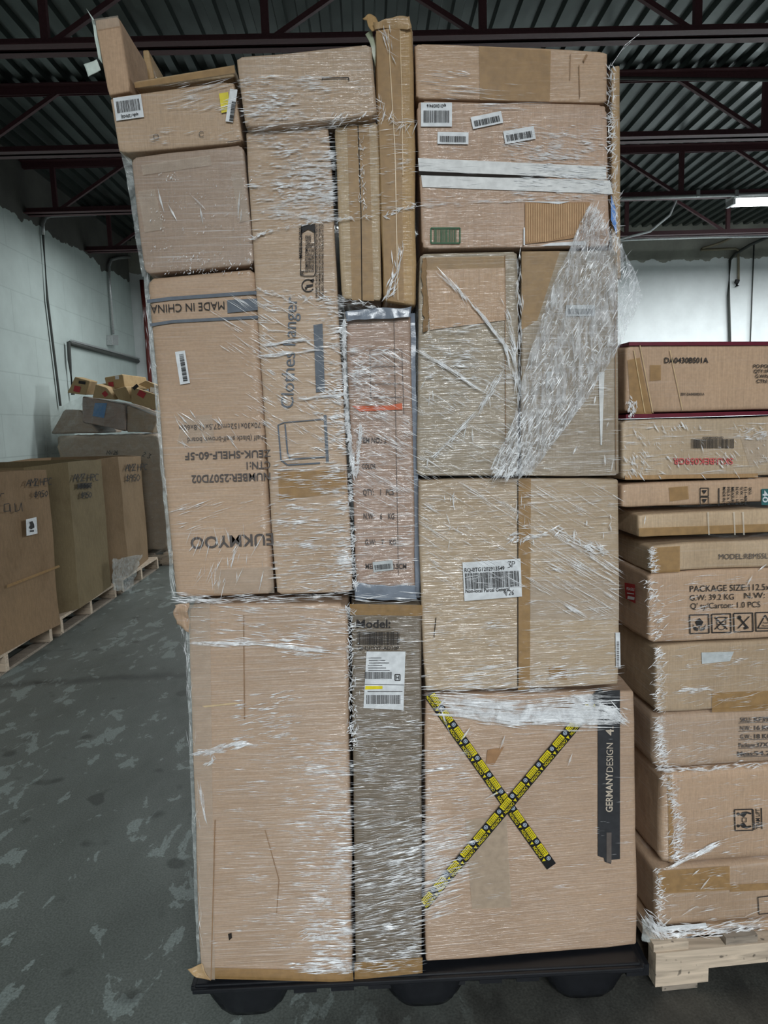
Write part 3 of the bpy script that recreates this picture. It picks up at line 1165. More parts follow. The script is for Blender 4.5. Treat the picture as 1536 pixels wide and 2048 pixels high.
for ix, fx in enumerate((-0.335, 0.093, 0.485)):
    for fy in (PY0 + 0.108, (PY0 + PY1) / 2, PY1 - 0.115):
        mb = MB()
        vs, fs = [], []
        nr, ns = 6, 40
        for j in range(nr):
            t = j / (nr - 1)
            z = (PZ - 0.02) * (1 - t) + 0.0015 * t
            for k in range(ns):
                a = 2 * math.pi * k / ns
                rx, ry = 0.118 - 0.040 * t - (0.006 if j == nr - 1 else 0), 0.108 - 0.010 * t - (0.004 if j == nr - 1 else 0)
                e = 0.55
                ca, sa = math.cos(a), math.sin(a)
                x_ = abs(ca) ** e * (1 if ca >= 0 else -1) * rx
                y_ = abs(sa) ** e * (1 if sa >= 0 else -1) * ry
                rb = 1 + 0.03 * math.cos(a * 20) * (1 - abs(2 * t - 1))
                vs.append((fx + x_ * rb, fy + y_ * rb, max(z, 0.0015)))
        for j in range(nr - 1):
            for k in range(ns):
                a, b = j * ns + k, j * ns + (k + 1) % ns
                fs.append((a, b, b + ns, a + ns))
        fs.append(tuple(range((nr - 1) * ns, nr * ns)))
        mb.add(vs, fs)
        mb.build('foot', BPLAST, bp_, smooth=True)

# ================================================================== THE TALL STACK
M0 = Plane((0, 1.47, 0))
MK = Plane((0, 1.452, 0))
MS = Plane((0.092, 1.472, 0), R(3.2))
WARM = (0.50, 0.335, 0.22)
ROSE = (0.52, 0.345, 0.24)
OLIVE = (0.46, 0.335, 0.20)
ORCH = (0.47, 0.30, 0.14)
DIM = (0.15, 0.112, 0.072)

# --- top left -------------------------------------------------------
A = carton('tall narrow carton sticking up at the top left corner', [(187, 38), (237, 30), (262, 183), (216, 192)], M0, 0, 0.17, WARM, 0.0, r=0.005)
d = decal(A, M0, 0.003)
d.poly([(189, 38), (236, 31), (240, 52), (194, 60)])
d.done('packing_tape', CLEART, A)
crumple('torn_packing', [(168, 130), (192, 119), (203, 138), (180, 153)], M0, -0.03, 0.006, plain('white_foam', (0.62, 0.70, 0.64), 0.6), A, n=8, freq=30)
crumple('torn_packing', [(172, 16), (176, 22), (188, 40), (185, 42)], M0, -0.01, 0.002, plain('white_foam', (0.62, 0.70, 0.64), 0.6), A, n=6, freq=30)
crumple('torn_packing', [(183, 40), (188, 42), (205, 128), (196, 118)], M0, -0.02, 0.004, plain('white_foam', (0.62, 0.70, 0.64), 0.6), A, n=8, freq=30)
B = carton('carton with a large white barcode label at its upper left', [(216, 193), (468, 160), (486, 284), (237, 308)], M0, 0, 0.5, TAN, 0.35, 12)
sticker(B, M0, 257, 215, 56, 46, 8, 11, 'sp8c12Rh05J', True, up_txt=False)
d = decal(B, M0, 0.004)
d.poly([(438, 187), (456, 184), (462, 222), (443, 226)])
d.done('yellow_label', YEL, B)
d = decal(B, M0, 0.0055)
d.rect(463, 211, 15, 66, -8)
lb = d.done('barcode_label', WHITE, B)
d = decal(B, M0, 0.007)
d.bars(465, 222, 40, 8, 82, 4, 16)
d.done('printed_barcode', INK, lb)
d = decal(B, M0)
d.ring(312, 273, 5, 1.2)
d.ring(403, 268, 5, 1.2, 40, 320)
d.line([(455, 284), (480, 280)], 1.5)
d.done('printed_mark', INKF, B)
B2 = carton('carton edged with shiny tape just behind the barcoded one', [(266, 162), (470, 126), (472, 152), (270, 178)], M0, -0.022, 0.45, OLIVE, 0.2, 8, r=0.006)
tape(B2, M0, [(268, 165), (469, 130), (470, 146), (270, 176)])
Cc = carton('small carton corner poking up behind the tall narrow one', [(283, 98), (296, 97), (310, 158), (290, 165)], M0, -0.19, 0.3, ORCH, 0.2, 60, r=0.004)
D_ = carton('plain carton below the barcoded one with clear tape patches', [(260, 314), (487, 286), (511, 530), (287, 548)], M0, 0, 0.6, (0.41, 0.285, 0.205), 0.7, 5)
d = decal(D_, M0, 0.003)
d.poly([(276, 383), (310, 378), (327, 458), (289, 465)])
d.poly([(462, 345), (482, 343), (500, 440), (478, 445)])
d.poly([(282, 330), (420, 310), (424, 330), (286, 350)])
d.done('clear_tape', CLEART, D_)
E_ = carton('large left carton with upside down printing and a narrow sticker', [(291, 553), (512, 533), (548, 1190), (347, 1200)], M0, 0, 0.7, WARM, 0.4, -8, 'h', r=0.014)
d = decal(E_, M0)
d.text('MADE IN CHINA', 375, 615, 17, 183, 148)
d.done('printed_text', INK, E_)
d = decal(E_, M0)
d.line([(294, 603), (340, 597), (513, 585)], 7)
d.line([(300, 650), (345, 643), (516, 634)], 6)
d.poly([(454, 600), (514, 597), (516, 620), (455, 626)])
d.done('printed_border', BLUEINK, E_)
d = decal(E_, M0)
d.text('c: 70x30x152cm/27.5x11.8x60in', 446, 853, 11, 182, 176)
d.text('shelf (black shelf-brown board', 453, 878, 11, 182, 156)
d.text('ZEUK-SHELF-60-5F', 456, 910, 15, 182, 172, True)
d.text('CTN:1', 517, 931, 15, 182, 48, True)
d.text('NUMBER:2507D02', 462, 956, 16, 182, 158, True)
d.text('EUKMYOO', 464, 1083, 24, 183, 166, True)
d.done('printed_text', INKF, E_)
sticker(E_, M0, 365, 735, 20, 66, 9, 21, None, vertical=True, n=30, bh=0.45)
tape(E_, M0, [(368, 832), (424, 829), (430, 885), (354, 888)], CLEART)
d = decal(E_, M0, 0.003)
d.poly([(432, 1140), (545, 1133), (549, 1186), (428, 1187)])
d.done('packing_tape', CLEART, E_)

F_ = carton('carton bulging forward at top centre with a printed corner line', [(470, 112), (745, 86), (757, 231), (488, 256)], M0, 0.03, 0.45, TAN, 0.65, 3, r=0.006)
d = decal(F_, M0)
d.line([(644, 159), (645, 156), (697, 155), (698, 161)], 2)
d.done('printed_mark', INK, F_)
G_ = carton('tall carton printed with sideways recycling marks and big grey lettering', [(489, 259), (658, 249), (707, 1188), (552, 1191)], M0, 0.004, 0.6, TAN, 0.5, 2, 'h')
d = decal(G_, M0)
d.text('MADE IN CHINA', 601, 485, 7, 90, 62, True)
d.text("ÉLÉMENTS D'EMBALLAGE", 613, 507, 5.5, 90, 74, True)
d.text('À SÉPARER ET À DÉPOSER', 619, 507, 5.5, 90, 74, True)
d.text('DANS LE BAC DE TRI', 625, 515, 5.5, 90, 58, True)
d.text('FR', 605, 545, 7, 90, 9, True)
d.text('WARNING: TO AVOID DANGER OF SUFFOCATION, KEEP THIS PLASTIC', 633, 522, 4.5, 90, 146, True)
d.text('BAG AWAY FROM BABIES AND CHILDREN. DO NOT USE THIS BAG IN', 639, 522, 4.5, 90, 148, True)
d.text('CRIBS, BEDS, CARRIAGES OR PLAY PENS. THIS BAG IS NOT A TOY.', 645, 522, 4.5, 90, 150, True)
d.done('printed_text', INK, G_)
d = decal(G_, M0)
d.line([(603, 462), (601, 550), (608, 552), (628, 552), (631, 545), (629, 460)], 1.6)
d.ring(616, 571, 12, 2.2, 30, 330)
d.disc(612, 576, 2.5)
d.poly([(612, 570), (626, 568), (626, 572), (614, 575)])
d.poly([(620, 560), (627, 557), (629, 561), (622, 564)])
d.poly([(602, 450), (630, 448), (631, 466), (616, 458), (602, 467)])
d.done('printed_symbol', INK, G_)
d = decal(G_, M0)
d.text('Clothes hanger', 577, 705, 27, 88, 222)
d.done('printed_text', BLUEINK, G_)
d = decal(G_, M0)
d.poly([(627, 650), (645, 647), (650, 782), (632, 785)])
d.done('printed_bar', BLUEINK, G_)
d = decal(G_, M0)
d.line([(556, 850), (562, 920), (575, 930), (640, 926)], 3)
d.line([(570, 848), (575, 905), (580, 918), (650, 914)], 3)
d.line([(556, 850), (568, 845), (650, 838)], 2)
d.line([(650, 830), (655, 925)], 6)
d.done('printed_drawing', BLUEINK, G_)
tape(G_, M0, [(556, 945), (690, 938), (694, 985), (558, 1000)], TAPE)

H_ = carton('narrow carton with taped centre seam left of brown taped one', [(668, 250), (757, 240), (765, 603), (683, 600)], M0, 0.0, 0.5, OLIVE, 0.25, 2)
tape(H_, M0, [(694, 252), (738, 247), (748, 602), (704, 600)])
d = decal(H_, M0, 0.0035)
d.line([(716, 250), (722, 420), (724, 602)], 1.8)
d.done('seam', SLIT, H_)
I_ = carton('tallest narrow carton sealed all over in brown tape', [(748, 48), (827, 40), (833, 616), (766, 606)], M0, 0.006, 0.5, ORCH, 0.15, 85, r=0.010, amp=0.004)
tape(I_, M0, [(752, 62), (800, 55), (808, 606), (770, 600)])
crumple('crushed_corner', [(724, 30), (750, 34), (764, 64), (742, 62)], M0, 0.0, 0.010, card(ORCH, 0, 0, 'v', 1), I_, n=10, freq=45)
crumple('crushed_top', [(746, 42), (822, 34), (826, 56), (750, 60)], M0, 0.010, 0.007, card(ORCH, .3, 0, 'v', 1), I_, n=12, freq=45)
crumple('torn_tape', [(733, 72), (748, 60), (760, 150), (742, 100)], M0, -0.01, 0.006, plain('green_film', (0.35, 0.38, 0.27), .3), I_, n=8, freq=30)
d = decal(I_, M0, 0.0045)
d.line([(776, 58), (790, 300), (796, 600)], 1.6)
d.line([(800, 60), (804, 200), (806, 350)], 1.2)
d.done('tape_fold', plain('tape_fold', (0.62, 0.45, 0.25), .3), I_)
J_ = carton('reddish narrow carton with faint shipping print in grey film bag', [(691, 634), (822, 624), (832, 1193), (713, 1194)], M0, -0.01, 0.5, (0.42, 0.26, 0.18), 0.85, -25)
d = decal(J_, M0)
d.text('ITEM NO.: 2', 745, 880, 11, -1, 56, True)
d.text('COLOR', 738, 932, 10, -1, 28, True)
d.text('QTY:    1   PCS', 757, 984, 12, 0, 62, True)
d.text('N.W:    6    KG', 758, 1032, 12, 0, 62, True)
d.text('G.W:    7    KG', 761, 1084, 11, 0, 62, True)
d.text('MEAS:  40/70.5CM', 772, 1132, 11, 0, 82, True)
d.done('printed_text', INKF, J_)
d = decal(J_, M0)
for yy in (700, 733, 768, 795):
    d.line([(741, yy), (804, yy - 1)], 1.0)
d.line([(788, 640), (797, 1150)], 1.0)
d.line([(804, 700), (808, 830)], 1.0)
d.line([(740, 700), (742, 800)], 1.0)
d.done('printed_table', INKF, J_)
d = decal(J_, M0)
d.poly([(704, 812), (778, 811), (804, 806), (805, 819), (720, 823)])
d.done('orange_stripe', ORANGE, J_)
sticker(J_, M0, 766, 1132, 40, 20, 6, 5, None, n=22, mat=GREYP)
crumple('plastic_bag_edge', [(690, 622), (820, 612), (823, 634), (694, 642)], M0, 0.004, 0.006, BAG, J_, n=24, freq=30)
crumple('plastic_bag_edge', [(708, 1166), (832, 1172), (834, 1200), (712, 1200)], M0, 0.004, 0.006, BAG, J_, n=24, freq=30)
crumple('plastic_bag_edge', [(820, 626), (830, 626), (840, 1196), (831, 1196)], M0, -0.02, 0.003, BAG, J_, n=24, freq=30)
K_ = carton('broad plain carton at the bottom left of the tall stack', [(374, 1210), (697, 1204), (707, 1966), (398, 1958)], MK, 0, 0.75, WARM, 0.6, 2, 'h', r=0.009, amp=0.004)
d = decal(K_, MK, 0.003)
d.poly([(376, 1210), (420, 1206), (430, 1960), (404, 1957)])
d.done('clear_tape', CLEART, K_)
d = decal(K_, MK)
d.line([(487, 1230), (489, 1440)], 2.0)
d.line([(430, 1640), (422, 1960)], 2.0)
d.line([(530, 1660), (558, 1760), (553, 1830)], 1.5)
d.done('crease', plain('board_crease', (0.30, 0.18, 0.10), .8), K_)
tape(K_, MK, [(400, 1935), (706, 1942), (707, 1965), (402, 1957)])
d = decal(K_, MK)
d.poly([(404, 1412), (470, 1405), (480, 1407), (410, 1415)])
d.done('tear', plain('raw_board', (0.62, 0.47, 0.28), .8), K_)
d = decal(K_, MK)
d.poly([(456, 1868), (463, 1866), (464, 1876), (458, 1881)])
d.done('hole', SLIT, K_)
crumple('crushed_corner', [(348, 1206), (380, 1200), (384, 1268), (352, 1252)], MK, 0.0, 0.014, card(WARM, .3, 30, 'v', 2), K_, n=14, freq=34)
crumple('crushed_corner', [(376, 1938), (402, 1930), (420, 1962), (392, 1956)], MK, 0.004, 0.006, card(ORCH, .2, 30, 'v', 2), K_, n=10, freq=34)
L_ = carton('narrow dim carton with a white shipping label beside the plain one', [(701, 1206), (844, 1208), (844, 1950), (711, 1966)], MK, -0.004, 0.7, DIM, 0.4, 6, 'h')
d = decal(L_, MK)
d.text('Model:', 747, 1247, 17, 0, 68, True)
d.bars(757, 1277, 86, 26, 0, 8, 46)
d.text('QH.JHYYF-AD10P', 757, 1296, 8, 0, 82)
d.done('printed_text', INK, L_)
d = decal(L_, MK, 0.005)
d.poly([(733, 1303), (811, 1303), (807, 1420), (727, 1416)])
lb = d.done('shipping_label', WHITE, L_)
d = decal(L_, MK, 0.0065)
for k in range(6):
    d.rect(750 + (k % 3) * 4, 1316 + k * 5.0, 26 + (k * 7) % 18, 1.2, 0)
d.bars(757, 1351, 54, 14, 0, 17, 60)
d.frame(795, 1355, 10, 12, 0, 2)
d.text('H', 795, 1355, 8, 0, 6, True)
d.bars(767, 1399, 68, 18, 0, 27, 44)
d.line([(730, 1369), (808, 1370)], 1)
d.rect(770, 1383, 70, 1.4, 0)
d.done('label_print', INK, lb)
d = decal(L_, MK, 0.0062)
d.poly([(731, 1372), (765, 1372), (765, 1378), (730, 1379)])
d.done('yellow_stripe', YEL, lb)
tape(L_, MK, [(699, 1208), (845, 1210), (845, 1232), (700, 1230)])
tape(L_, MK, [(709, 1925), (845, 1915), (845, 1946), (709, 1960)])

# --- right column ---------------------------------------------------
M_ = carton('wide top right carton with an upright band of brown tape', [(828, 84), (1218, 101), (1216, 205), (830, 198)], M0, 0, 0.55, WARM, 0.12, -4, 'h')
tape(M_, M0, [(958, 92), (1102, 99), (1100, 203), (960, 200)])
d = decal(M_, M0)
d.line([(1158, 130), (1160, 195)], 1.5)
d.line([(1141, 108), (1140, 160)], 1.0)
d.poly([(1172, 108), (1176, 110), (1168, 125), (1166, 120)])
d.done('crease', plain('board_crease', (0.30, 0.18, 0.10), .8), M_)
N_ = carton('carton with two white tape bands, four labels and a green barcode', [(832, 200), (1216, 208), (1222, 494), (843, 499)], M0, 0.002, 0.55, ROSE, 0.35, -5)
sticker(N_, M0, 873, 229, 62, 48, 0, 31, 'spO1D0DP416', True, up_txt=True, n=32)
sticker(N_, M0, 974, 240, 62, 24, 12, 32, None, n=24)
sticker(N_, M0, 906, 276, 62, 24, -1, 33, None, n=24)
sticker(N_, M0, 1039, 270, 62, 26, 10, 34, None, n=24)
tape(N_, M0, [(836, 316), (1212, 333), (1213, 358), (838, 343)], WTAPE, label='white tape')
tape(N_, M0, [(842, 350), (1220, 361), (1226, 388), (845, 374)], WTAPE, label='white tape')
d = decal(N_, M0, 0.0028)
d.poly([(838, 342), (1080, 352), (1100, 356), (1000, 355), (838, 350)])
d.done('seam', SLIT, N_)
d = decal(N_, M0)
d.frame(891, 471, 58, 30, 0, 2.6)
d.bars(891, 471, 46, 26, 0, 6, 20)
d.done('green_barcode', GREEN, N_)
d = decal(N_, M0, 0.0032)
d.poly([(1050, 405), (1180, 404), (1176, 440), (1150, 476), (1090, 484), (1050, 488)])
rp = d.done('ripped_patch', card((0.40, 0.24, 0.13), 0, 0), N_)
d = decal(N_, M0, 0.0045)
for k in range(26):
    xx = 1054 + k * 4.6
    d.line([(xx, 407), (xx, 484 - max(0, (xx - 1090) * 0.28))], 2.0)
d.done('corrugation', plain('flute_light', (0.60, 0.39, 0.22), .8), rp)
d = decal(N_, M0, 0.005)
d.poly([(1048, 403), (1140, 403), (1118, 408), (1098, 406)])
d.poly([(1047, 455), (1050, 455), (1050, 490), (1047, 490)])
d.poly([(1100, 486), (1172, 482), (1173, 490), (1080, 492)])
d.done('torn_paper', WHITE, rp)
O_ = carton('thin upright carton at the right edge with a strip of blue tape', [(1222, 130), (1240, 126), (1245, 560), (1226, 560)], M0, -0.03, 0.35, ORCH, 0.5, 80, r=0.006)
d = decal(O_, M0, 0.004)
d.poly([(1222, 390), (1231, 415), (1234, 470), (1222, 440)])
d.done('blue_tape', BLUET, O_)
P_ = carton('middle right carton with a torn left flap edge', [(838, 506), (1038, 501), (1038, 954), (832, 954)], M0, -0.004, 0.55, (0.35, 0.275, 0.18), 0.85, -22)
tape(P_, M0, [(846, 515), (1010, 512), (1010, 545), (848, 548)])
d = decal(P_, M0, 0.003)
d.poly([(852, 540), (1010, 535), (1013, 640), (860, 660)])
d.done('flap_panel', card(WARM, .1, 0, 'v', 3), P_)
crumple('torn_edge', [(843, 515), (852, 512), (856, 660), (847, 662)], M0, 0.002, 0.006, card((0.30, 0.19, 0.10), 0, 0), P_, n=16, freq=70)
d = decal(P_, M0)
d.line([(1010, 510), (1012, 950)], 1.4)
d.done('crease', plain('board_crease', (0.30, 0.18, 0.10), .8), P_)
Q_ = carton('middle right carton behind the loose crumpled film', [(1042, 501), (1238, 497), (1240, 953), (1041, 954)], M0, -0.006, 0.55, (0.37, 0.285, 0.185), 0.85, -8)
tape(Q_, M0, [(1043, 503), (1120, 502), (1075, 640), (1043, 660)])
sticker(Q_, M0, 1161, 621, 58, 22, 0, 41, None, n=26, mat=GREYP)
for q in ([(1197, 744), (1209, 744), (1204, 890), (1201, 890)], [(1094, 743), (1105, 743), (1096, 775), (1092, 778)]):
    tape(Q_, M0, q, WTAPE, 'white_strip')
d = decal(Q_, M0)
d.line([(1230, 520), (1232, 940)], 1.4)
d.done('crease', plain('board_crease', (0.30, 0.18, 0.10), .8), Q_)
R_ = carton('square carton with large white parcel label low on the right', [(833, 957), (1240, 956), (1240, 1372), (848, 1386)], M0, 0, 0.6, (0.46, 0.33, 0.20), 0.7, -18, 'h')
tape(R_, M0, [(1036, 957), (1062, 957), (1060, 1378), (1036, 1380)])
tape(R_, M0, [(1060, 1160), (1238, 1160), (1238, 1240), (1060, 1240)], CLEART)
d = decal(R_, M0)
d.line([(1036, 960), (1036, 1372)], 1.6)
d.line([(872, 1235), (868, 1275)], 1.6)
d.done('seam', SLIT, R_)
d = decal(R_, M0, 0.006)
d.poly([(925, 1125), (1041, 1117), (1044, 1193), (929, 1202)])
lb = d.done('parcel_label', WHITE, R_)
d = decal(R_, M0, 0.0078)
d.text('RQ-BTG1202913549', 969, 1138, 8, 3, 80, True)
d.bars(984.5, 1160, 108, 32, 3, 77, 56)
d.text('Non-local Parcel General', 975, 1180, 7.5, 3, 88, True)
d.script('3P', 1016, 1136, 12, 8, 1.2, sp=.7)
d.script('9/26', 1007, 1191, 9, 5, 1.1, sp=.6)
d.done('label_print', INK, lb)
d = decal(R_, M0, 0.004)
d.rect(1236, 1300, 9, 70, 1)
lb = d.done('barcode_label', WHITE, R_)
d = decal(R_, M0, 0.0055)
d.bars(1236, 1308, 52, 5, 90, 9, 26)
d.done('printed_barcode', INKF, lb)
d = decal(R_, M0)
d.poly([(1097, 1334), (1134, 1337), (1134, 1360), (1100, 1357)])
d.done('packing_tape', TAPE, R_)
S_ = carton('bottom right carton crossed with yellow and black caution tape', [(848, 1391), (1271, 1379), (1277, 1893), (849, 1928)], MS, 0, 0.65, (0.47, 0.315, 0.21), 0.35, 2, 'h', r=0.007, back_shift=(0.045, 0, 0))
d = decal(S_, MS)
d.poly([(1196, 1382), (1240, 1380), (1240, 1718), (1222, 1720), (1222, 1728), (1210, 1724), (1208, 1716), (1196, 1712)])
bd = d.done('printed_band', plain('charcoal_print', (0.035, 0.036, 0.04), .5), S_)
d = decal(S_, MS, 0.005)
d.text('GERMANY', 1218, 1585, 14, 90, 78, True)
d.text('DESIGN', 1219, 1515, 14, 90, 58)
d.text('4.', 1219, 1462, 16, 90, 18, True)
d.done('band_lettering', plain('cream_ink', (0.55, 0.47, 0.38), .6), bd)
d = decal(S_, MS, 0.0045)
d.rect(1218, 1695, 10, 60, 0)
d.done('worn_patch', plain('worn_grey', (0.12, 0.10, 0.09), .6), bd)
d = decal(S_, MS, 0.003)
d.poly([(931, 1640), (1013, 1631), (1023, 1815), (944, 1818)])
d.done('clear_tape', plain('pale_tape', (0.55, 0.44, 0.33), .35, alpha=.6), S_)
d = decal(S_, MS)
d.poly([(975, 1500), (1008, 1494), (988, 1530), (972, 1527)])
d.done('stain', plain('board_stain', (0.36, 0.20, 0.10), .7), S_)


def caution(p0, p1, off, wd=22, flip=False):
    """yellow/black printed tape: boxes along one half, words along the other"""
    L = math.hypot(p1[0] - p0[0], p1[1] - p0[1])
    ux, uy = (p1[0] - p0[0]) / L, (p1[1] - p0[1]) / L
    nx, ny = uy, -ux
    ang = math.degrees(math.atan2(-uy, ux))

    def P(a, b):
        return (p0[0] + ux * a + nx * b, p0[1] + uy * a + ny * b)
    d = decal(S_, MS, off)
    h_ = wd / 2
    d.poly([P(0, h_), P(L, h_), P(L, -h_), P(0, -h_)])
    tp = d.done('caution_tape', BLACK, S_, 'black and yellow caution tape')
    y_ = decal(S_, MS, off + 0.0012)
    t_ = decal(S_, MS, off + 0.0024)
    w_ = decal(S_, MS, off + 0.0012)
    per = 41.0
    a = 4.0
    while a + 26 < L:
        y_.poly([P(a, h_ - .8), P(a + 26, h_ - .8), P(a + 26, -1.0), P(a, -1.0)])
        for k, bb in enumerate((7.2, 3.6, 0.6)):
            for q in range(5):
                aa = a + 2.5 + q * 4.4
                t_.poly([P(aa, bb + .7), P(aa + 3.2, bb + .7), P(aa + 3.2, bb - .5), P(aa, bb - .5)])
        if a + 38 < L:
            c = P(a + 33.5, 4.8)
            w_.ring(c[0], c[1], 3.4, 1.4)
            w_.rect(c[0], c[1], 3.6, 2.4, ang)
        if a + 30 < L:
            c = P(a + 11, -6.2)
            y_.text('CAUTION', c[0], c[1], 6.2, ang + (180 if flip else 0), 27, True)
            tri = P(a + 30.5, -6.2)
            y_.poly([P(a + 27.5, -9.6), P(a + 30.8, -2.6), P(a + 34.0, -9.6)] if not flip else [P(a + 27.5, -2.8), P(a + 34, -2.8), P(a + 30.8, -9.6)])
        a += per
    y_.done('yellow_print', YEL, tp)
    t_.done('small_print', BLACK, tp)
    w_.done('icon', plain('pale_icon', (0.45, 0.52, 0.62), .4), tp)


caution((858, 1388), (1103, 1733), 0.004, flip=True)
caution((846, 1812), (1207, 1382), 0.008, flip=True)

# ================================================================== THE RIGHT HAND STACK
RS = Plane((RP[0], RP[1] + 0.028, 0), RYAW)
rx = 1760


def rcart(label, x0, yt, yb, xr=rx, sl=-0.035, slb=None, off=0.0, depth=0.85, tone=TAN, film=0.3, ang=0, flute='v', r=0.008, amp=0.0035, xb=None, xtop=None):
    dx = xr - x0
    q = [(x0, yt), (xr, yt + sl * dx), (xr, yb + (sl if slb is None else slb) * dx), (xb if xb else x0, yb)]
    return carton(label, q, RS, off, depth, tone, film, ang, flute, r=r, amp=amp)


r1 = rcart('top carton of the right stack with dark red edges', 1250, 688, 829, tone=WARM, film=0.1, amp=0.003, sl=0, slb=-0.03)
mb = Decal(RS, 0.0)
topq = [RS.at(x, y, 0.004) for x, y in ((1258, 684), (rx, 682), (rx, 690), (1258, 691))]
mb.hexa(topq, [p - RS.n * 0.8 for p in topq])
mb.done('red_edging', plain('crimson_edge', (0.13, 0.008, 0.022), .4), r1)
mb = Decal(RS, 0.0)
topq = [RS.at(x, y, 0.004) for x, y in ((1252, 829), (rx, 816), (rx, 823), (1252, 837))]
mb.hexa(topq, [p - RS.n * 0.8 for p in topq])
mb.done('red_edging', plain('crimson_edge', (0.13, 0.008, 0.022), .4), r1)
d = decal(r1, RS)
d.text('DA0430BS01A', 1373, 720, 11, 0, 88, True)
d.text('ZBY-DA0430BS01A', 1385, 788, 5, 0, 48, True)
d.text('PO:POB', 1524, 732, 7, 0, 34, True)
d.text('QTY:1PC', 1526, 742, 7, 0, 36, True)
d.text('G.W/N.W', 1530, 752, 7, 0, 38, True)
d.text('CTN SIZE', 1534, 762, 7, 0, 42, True)
d.done('printed_text', INK, r1)
tape(r1, RS, [(1255, 720), (1280, 715), (1304, 828), (1262, 828)])
tape(r1, RS, [(1300, 730), (1322, 730), (1322, 760), (1300, 762)])
d = decal(r1, RS, 0.004)
d.line([(1268, 700), (1290, 826)], 1.6)
d.line([(1280, 690), (1306, 826)], 1.6)
d.line([(1340, 700), (1365, 820)], 1.4)
d.done('tape_fold', plain('tape_fold', (0.62, 0.45, 0.25), .3), r1)
r2 = rcart('glossy film wrapped carton with red upside down code', 1243, 840, 962, tone=(0.55, 0.41, 0.27), film=0.5, ang=4, sl=-0.03, slb=-0.035)
d = decal(r2, RS)
d.bars(1426, 887, 86, 19, 0, 91, 46)
d.text('XX28-BBK058GR-RED', 1426, 875, 4, 0, 42, True)
d.done('printed_barcode', INK, r2)
d = decal(r2, RS)
d.text('SKU:BEK058GR', 1406, 923, 13, 180, 120, True)
d.done('red_code', PINK, r2)
tape(r2, RS, [(1480, 872), (1536, 868), (1536, 925), (1500, 935)], CLEART)
d = decal(r2, RS, 0.003)
d.line([(1250, 955), (1516, 951)], 8)
d.done('board_edge', card((0.42, 0.26, 0.13), 0, 0), r2)
r3 = rcart('carton with handling icons and a green label at the frame edge', 1243, 967, 1016, tone=WARM, film=0.12, sl=-0.035, slb=-0.035)
d = decal(r3, RS)
for yy in (984, 1002):
    d.frame(1409, yy, 17, 16, 0, 1.5)
    d.poly([(1404, yy - 4), (1414, yy - 4), (1411, yy + 1), (1409, yy + 4), (1407, yy + 1)])
d.line([(1438, 976), (1438, 1012)], 2)
for xx, s in ((1449, 'MADE IN C'), (1458, '102.5 x 72'), (1466, 'MEASURE'), (1475, 'N.W. : 15.5'), (1484, 'G.W. : 17.2'), (1492, '121-4008')):
    d.text(s, xx, 992, 5.5, -90, 36, True)
d.text('SKU.', 1501, 982, 5.5, -90, 15, True)
d.done('printed_text', INK, r3)
d = decal(r3, RS)
d.poly([(1523, 978), (1560, 977), (1560, 1010), (1523, 1010)])
gl = d.done('green_label', TEAL, r3)
d = decal(r3, RS, 0.005)
d.text('40', 1531, 993, 11, -90, 24, True)
d.done('label_digits', WHITE, gl)
tape(r3, RS, [(1338, 975), (1376, 972), (1378, 998), (1340, 1003)])
r4 = rcart('flat carton set back above the dark gap in the right stack', 1276, 1027, 1075, tone=(0.55, 0.40, 0.26), film=0.1, off=-0.002, depth=0.8, sl=-0.035, slb=-0.04)
tape(r4, RS, [(1278, 1056), (rx, 1040), (rx, 1056), (1278, 1073)])
d = decal(r4, RS, 0.004)
for xx in (1416, 1468, 1486):
    d.line([(xx, 1024), (xx + 2, 1070)], 3)
d.done('strap', plain('clear_strap', (0.75, 0.68, 0.58), .2, alpha=.5), r4)
r5 = rcart('low carton with a grey model code below the flat one', 1300, 1090, 1146, tone=(0.55, 0.40, 0.26), film=0.3, ang=3, depth=0.8, sl=-0.042, slb=-0.045)
d = decal(r5, RS)
d.text('MODEL:RBMS5LW', 1495, 1112, 11, 1, 114)
d.done('printed_text', INKF, r5)
tape(r5, RS, [(1300, 1096), (1360, 1092), (1360, 1144), (1302, 1146)])
r6 = rcart('carton with package size text and a row of care symbols', 1296, 1146, 1288, tone=WARM, film=0.3, ang=12, sl=-0.045, slb=-0.05)
d = decal(r6, RS)
d.text('PACKAGE SIZE:112.5x51', 1467, 1175, 13, 1.5, 174)
d.text('G.W: 39.2 KG', 1424, 1194, 12, 1.5, 88)
d.text('N.W: 37', 1522, 1190, 12, 1.5, 66)
d.text("Q' ty/Carton: 1.0 PCS", 1451, 1210, 12, 1.5, 140)
d.done('printed_text', INK, r6)
d = decal(r6, RS)
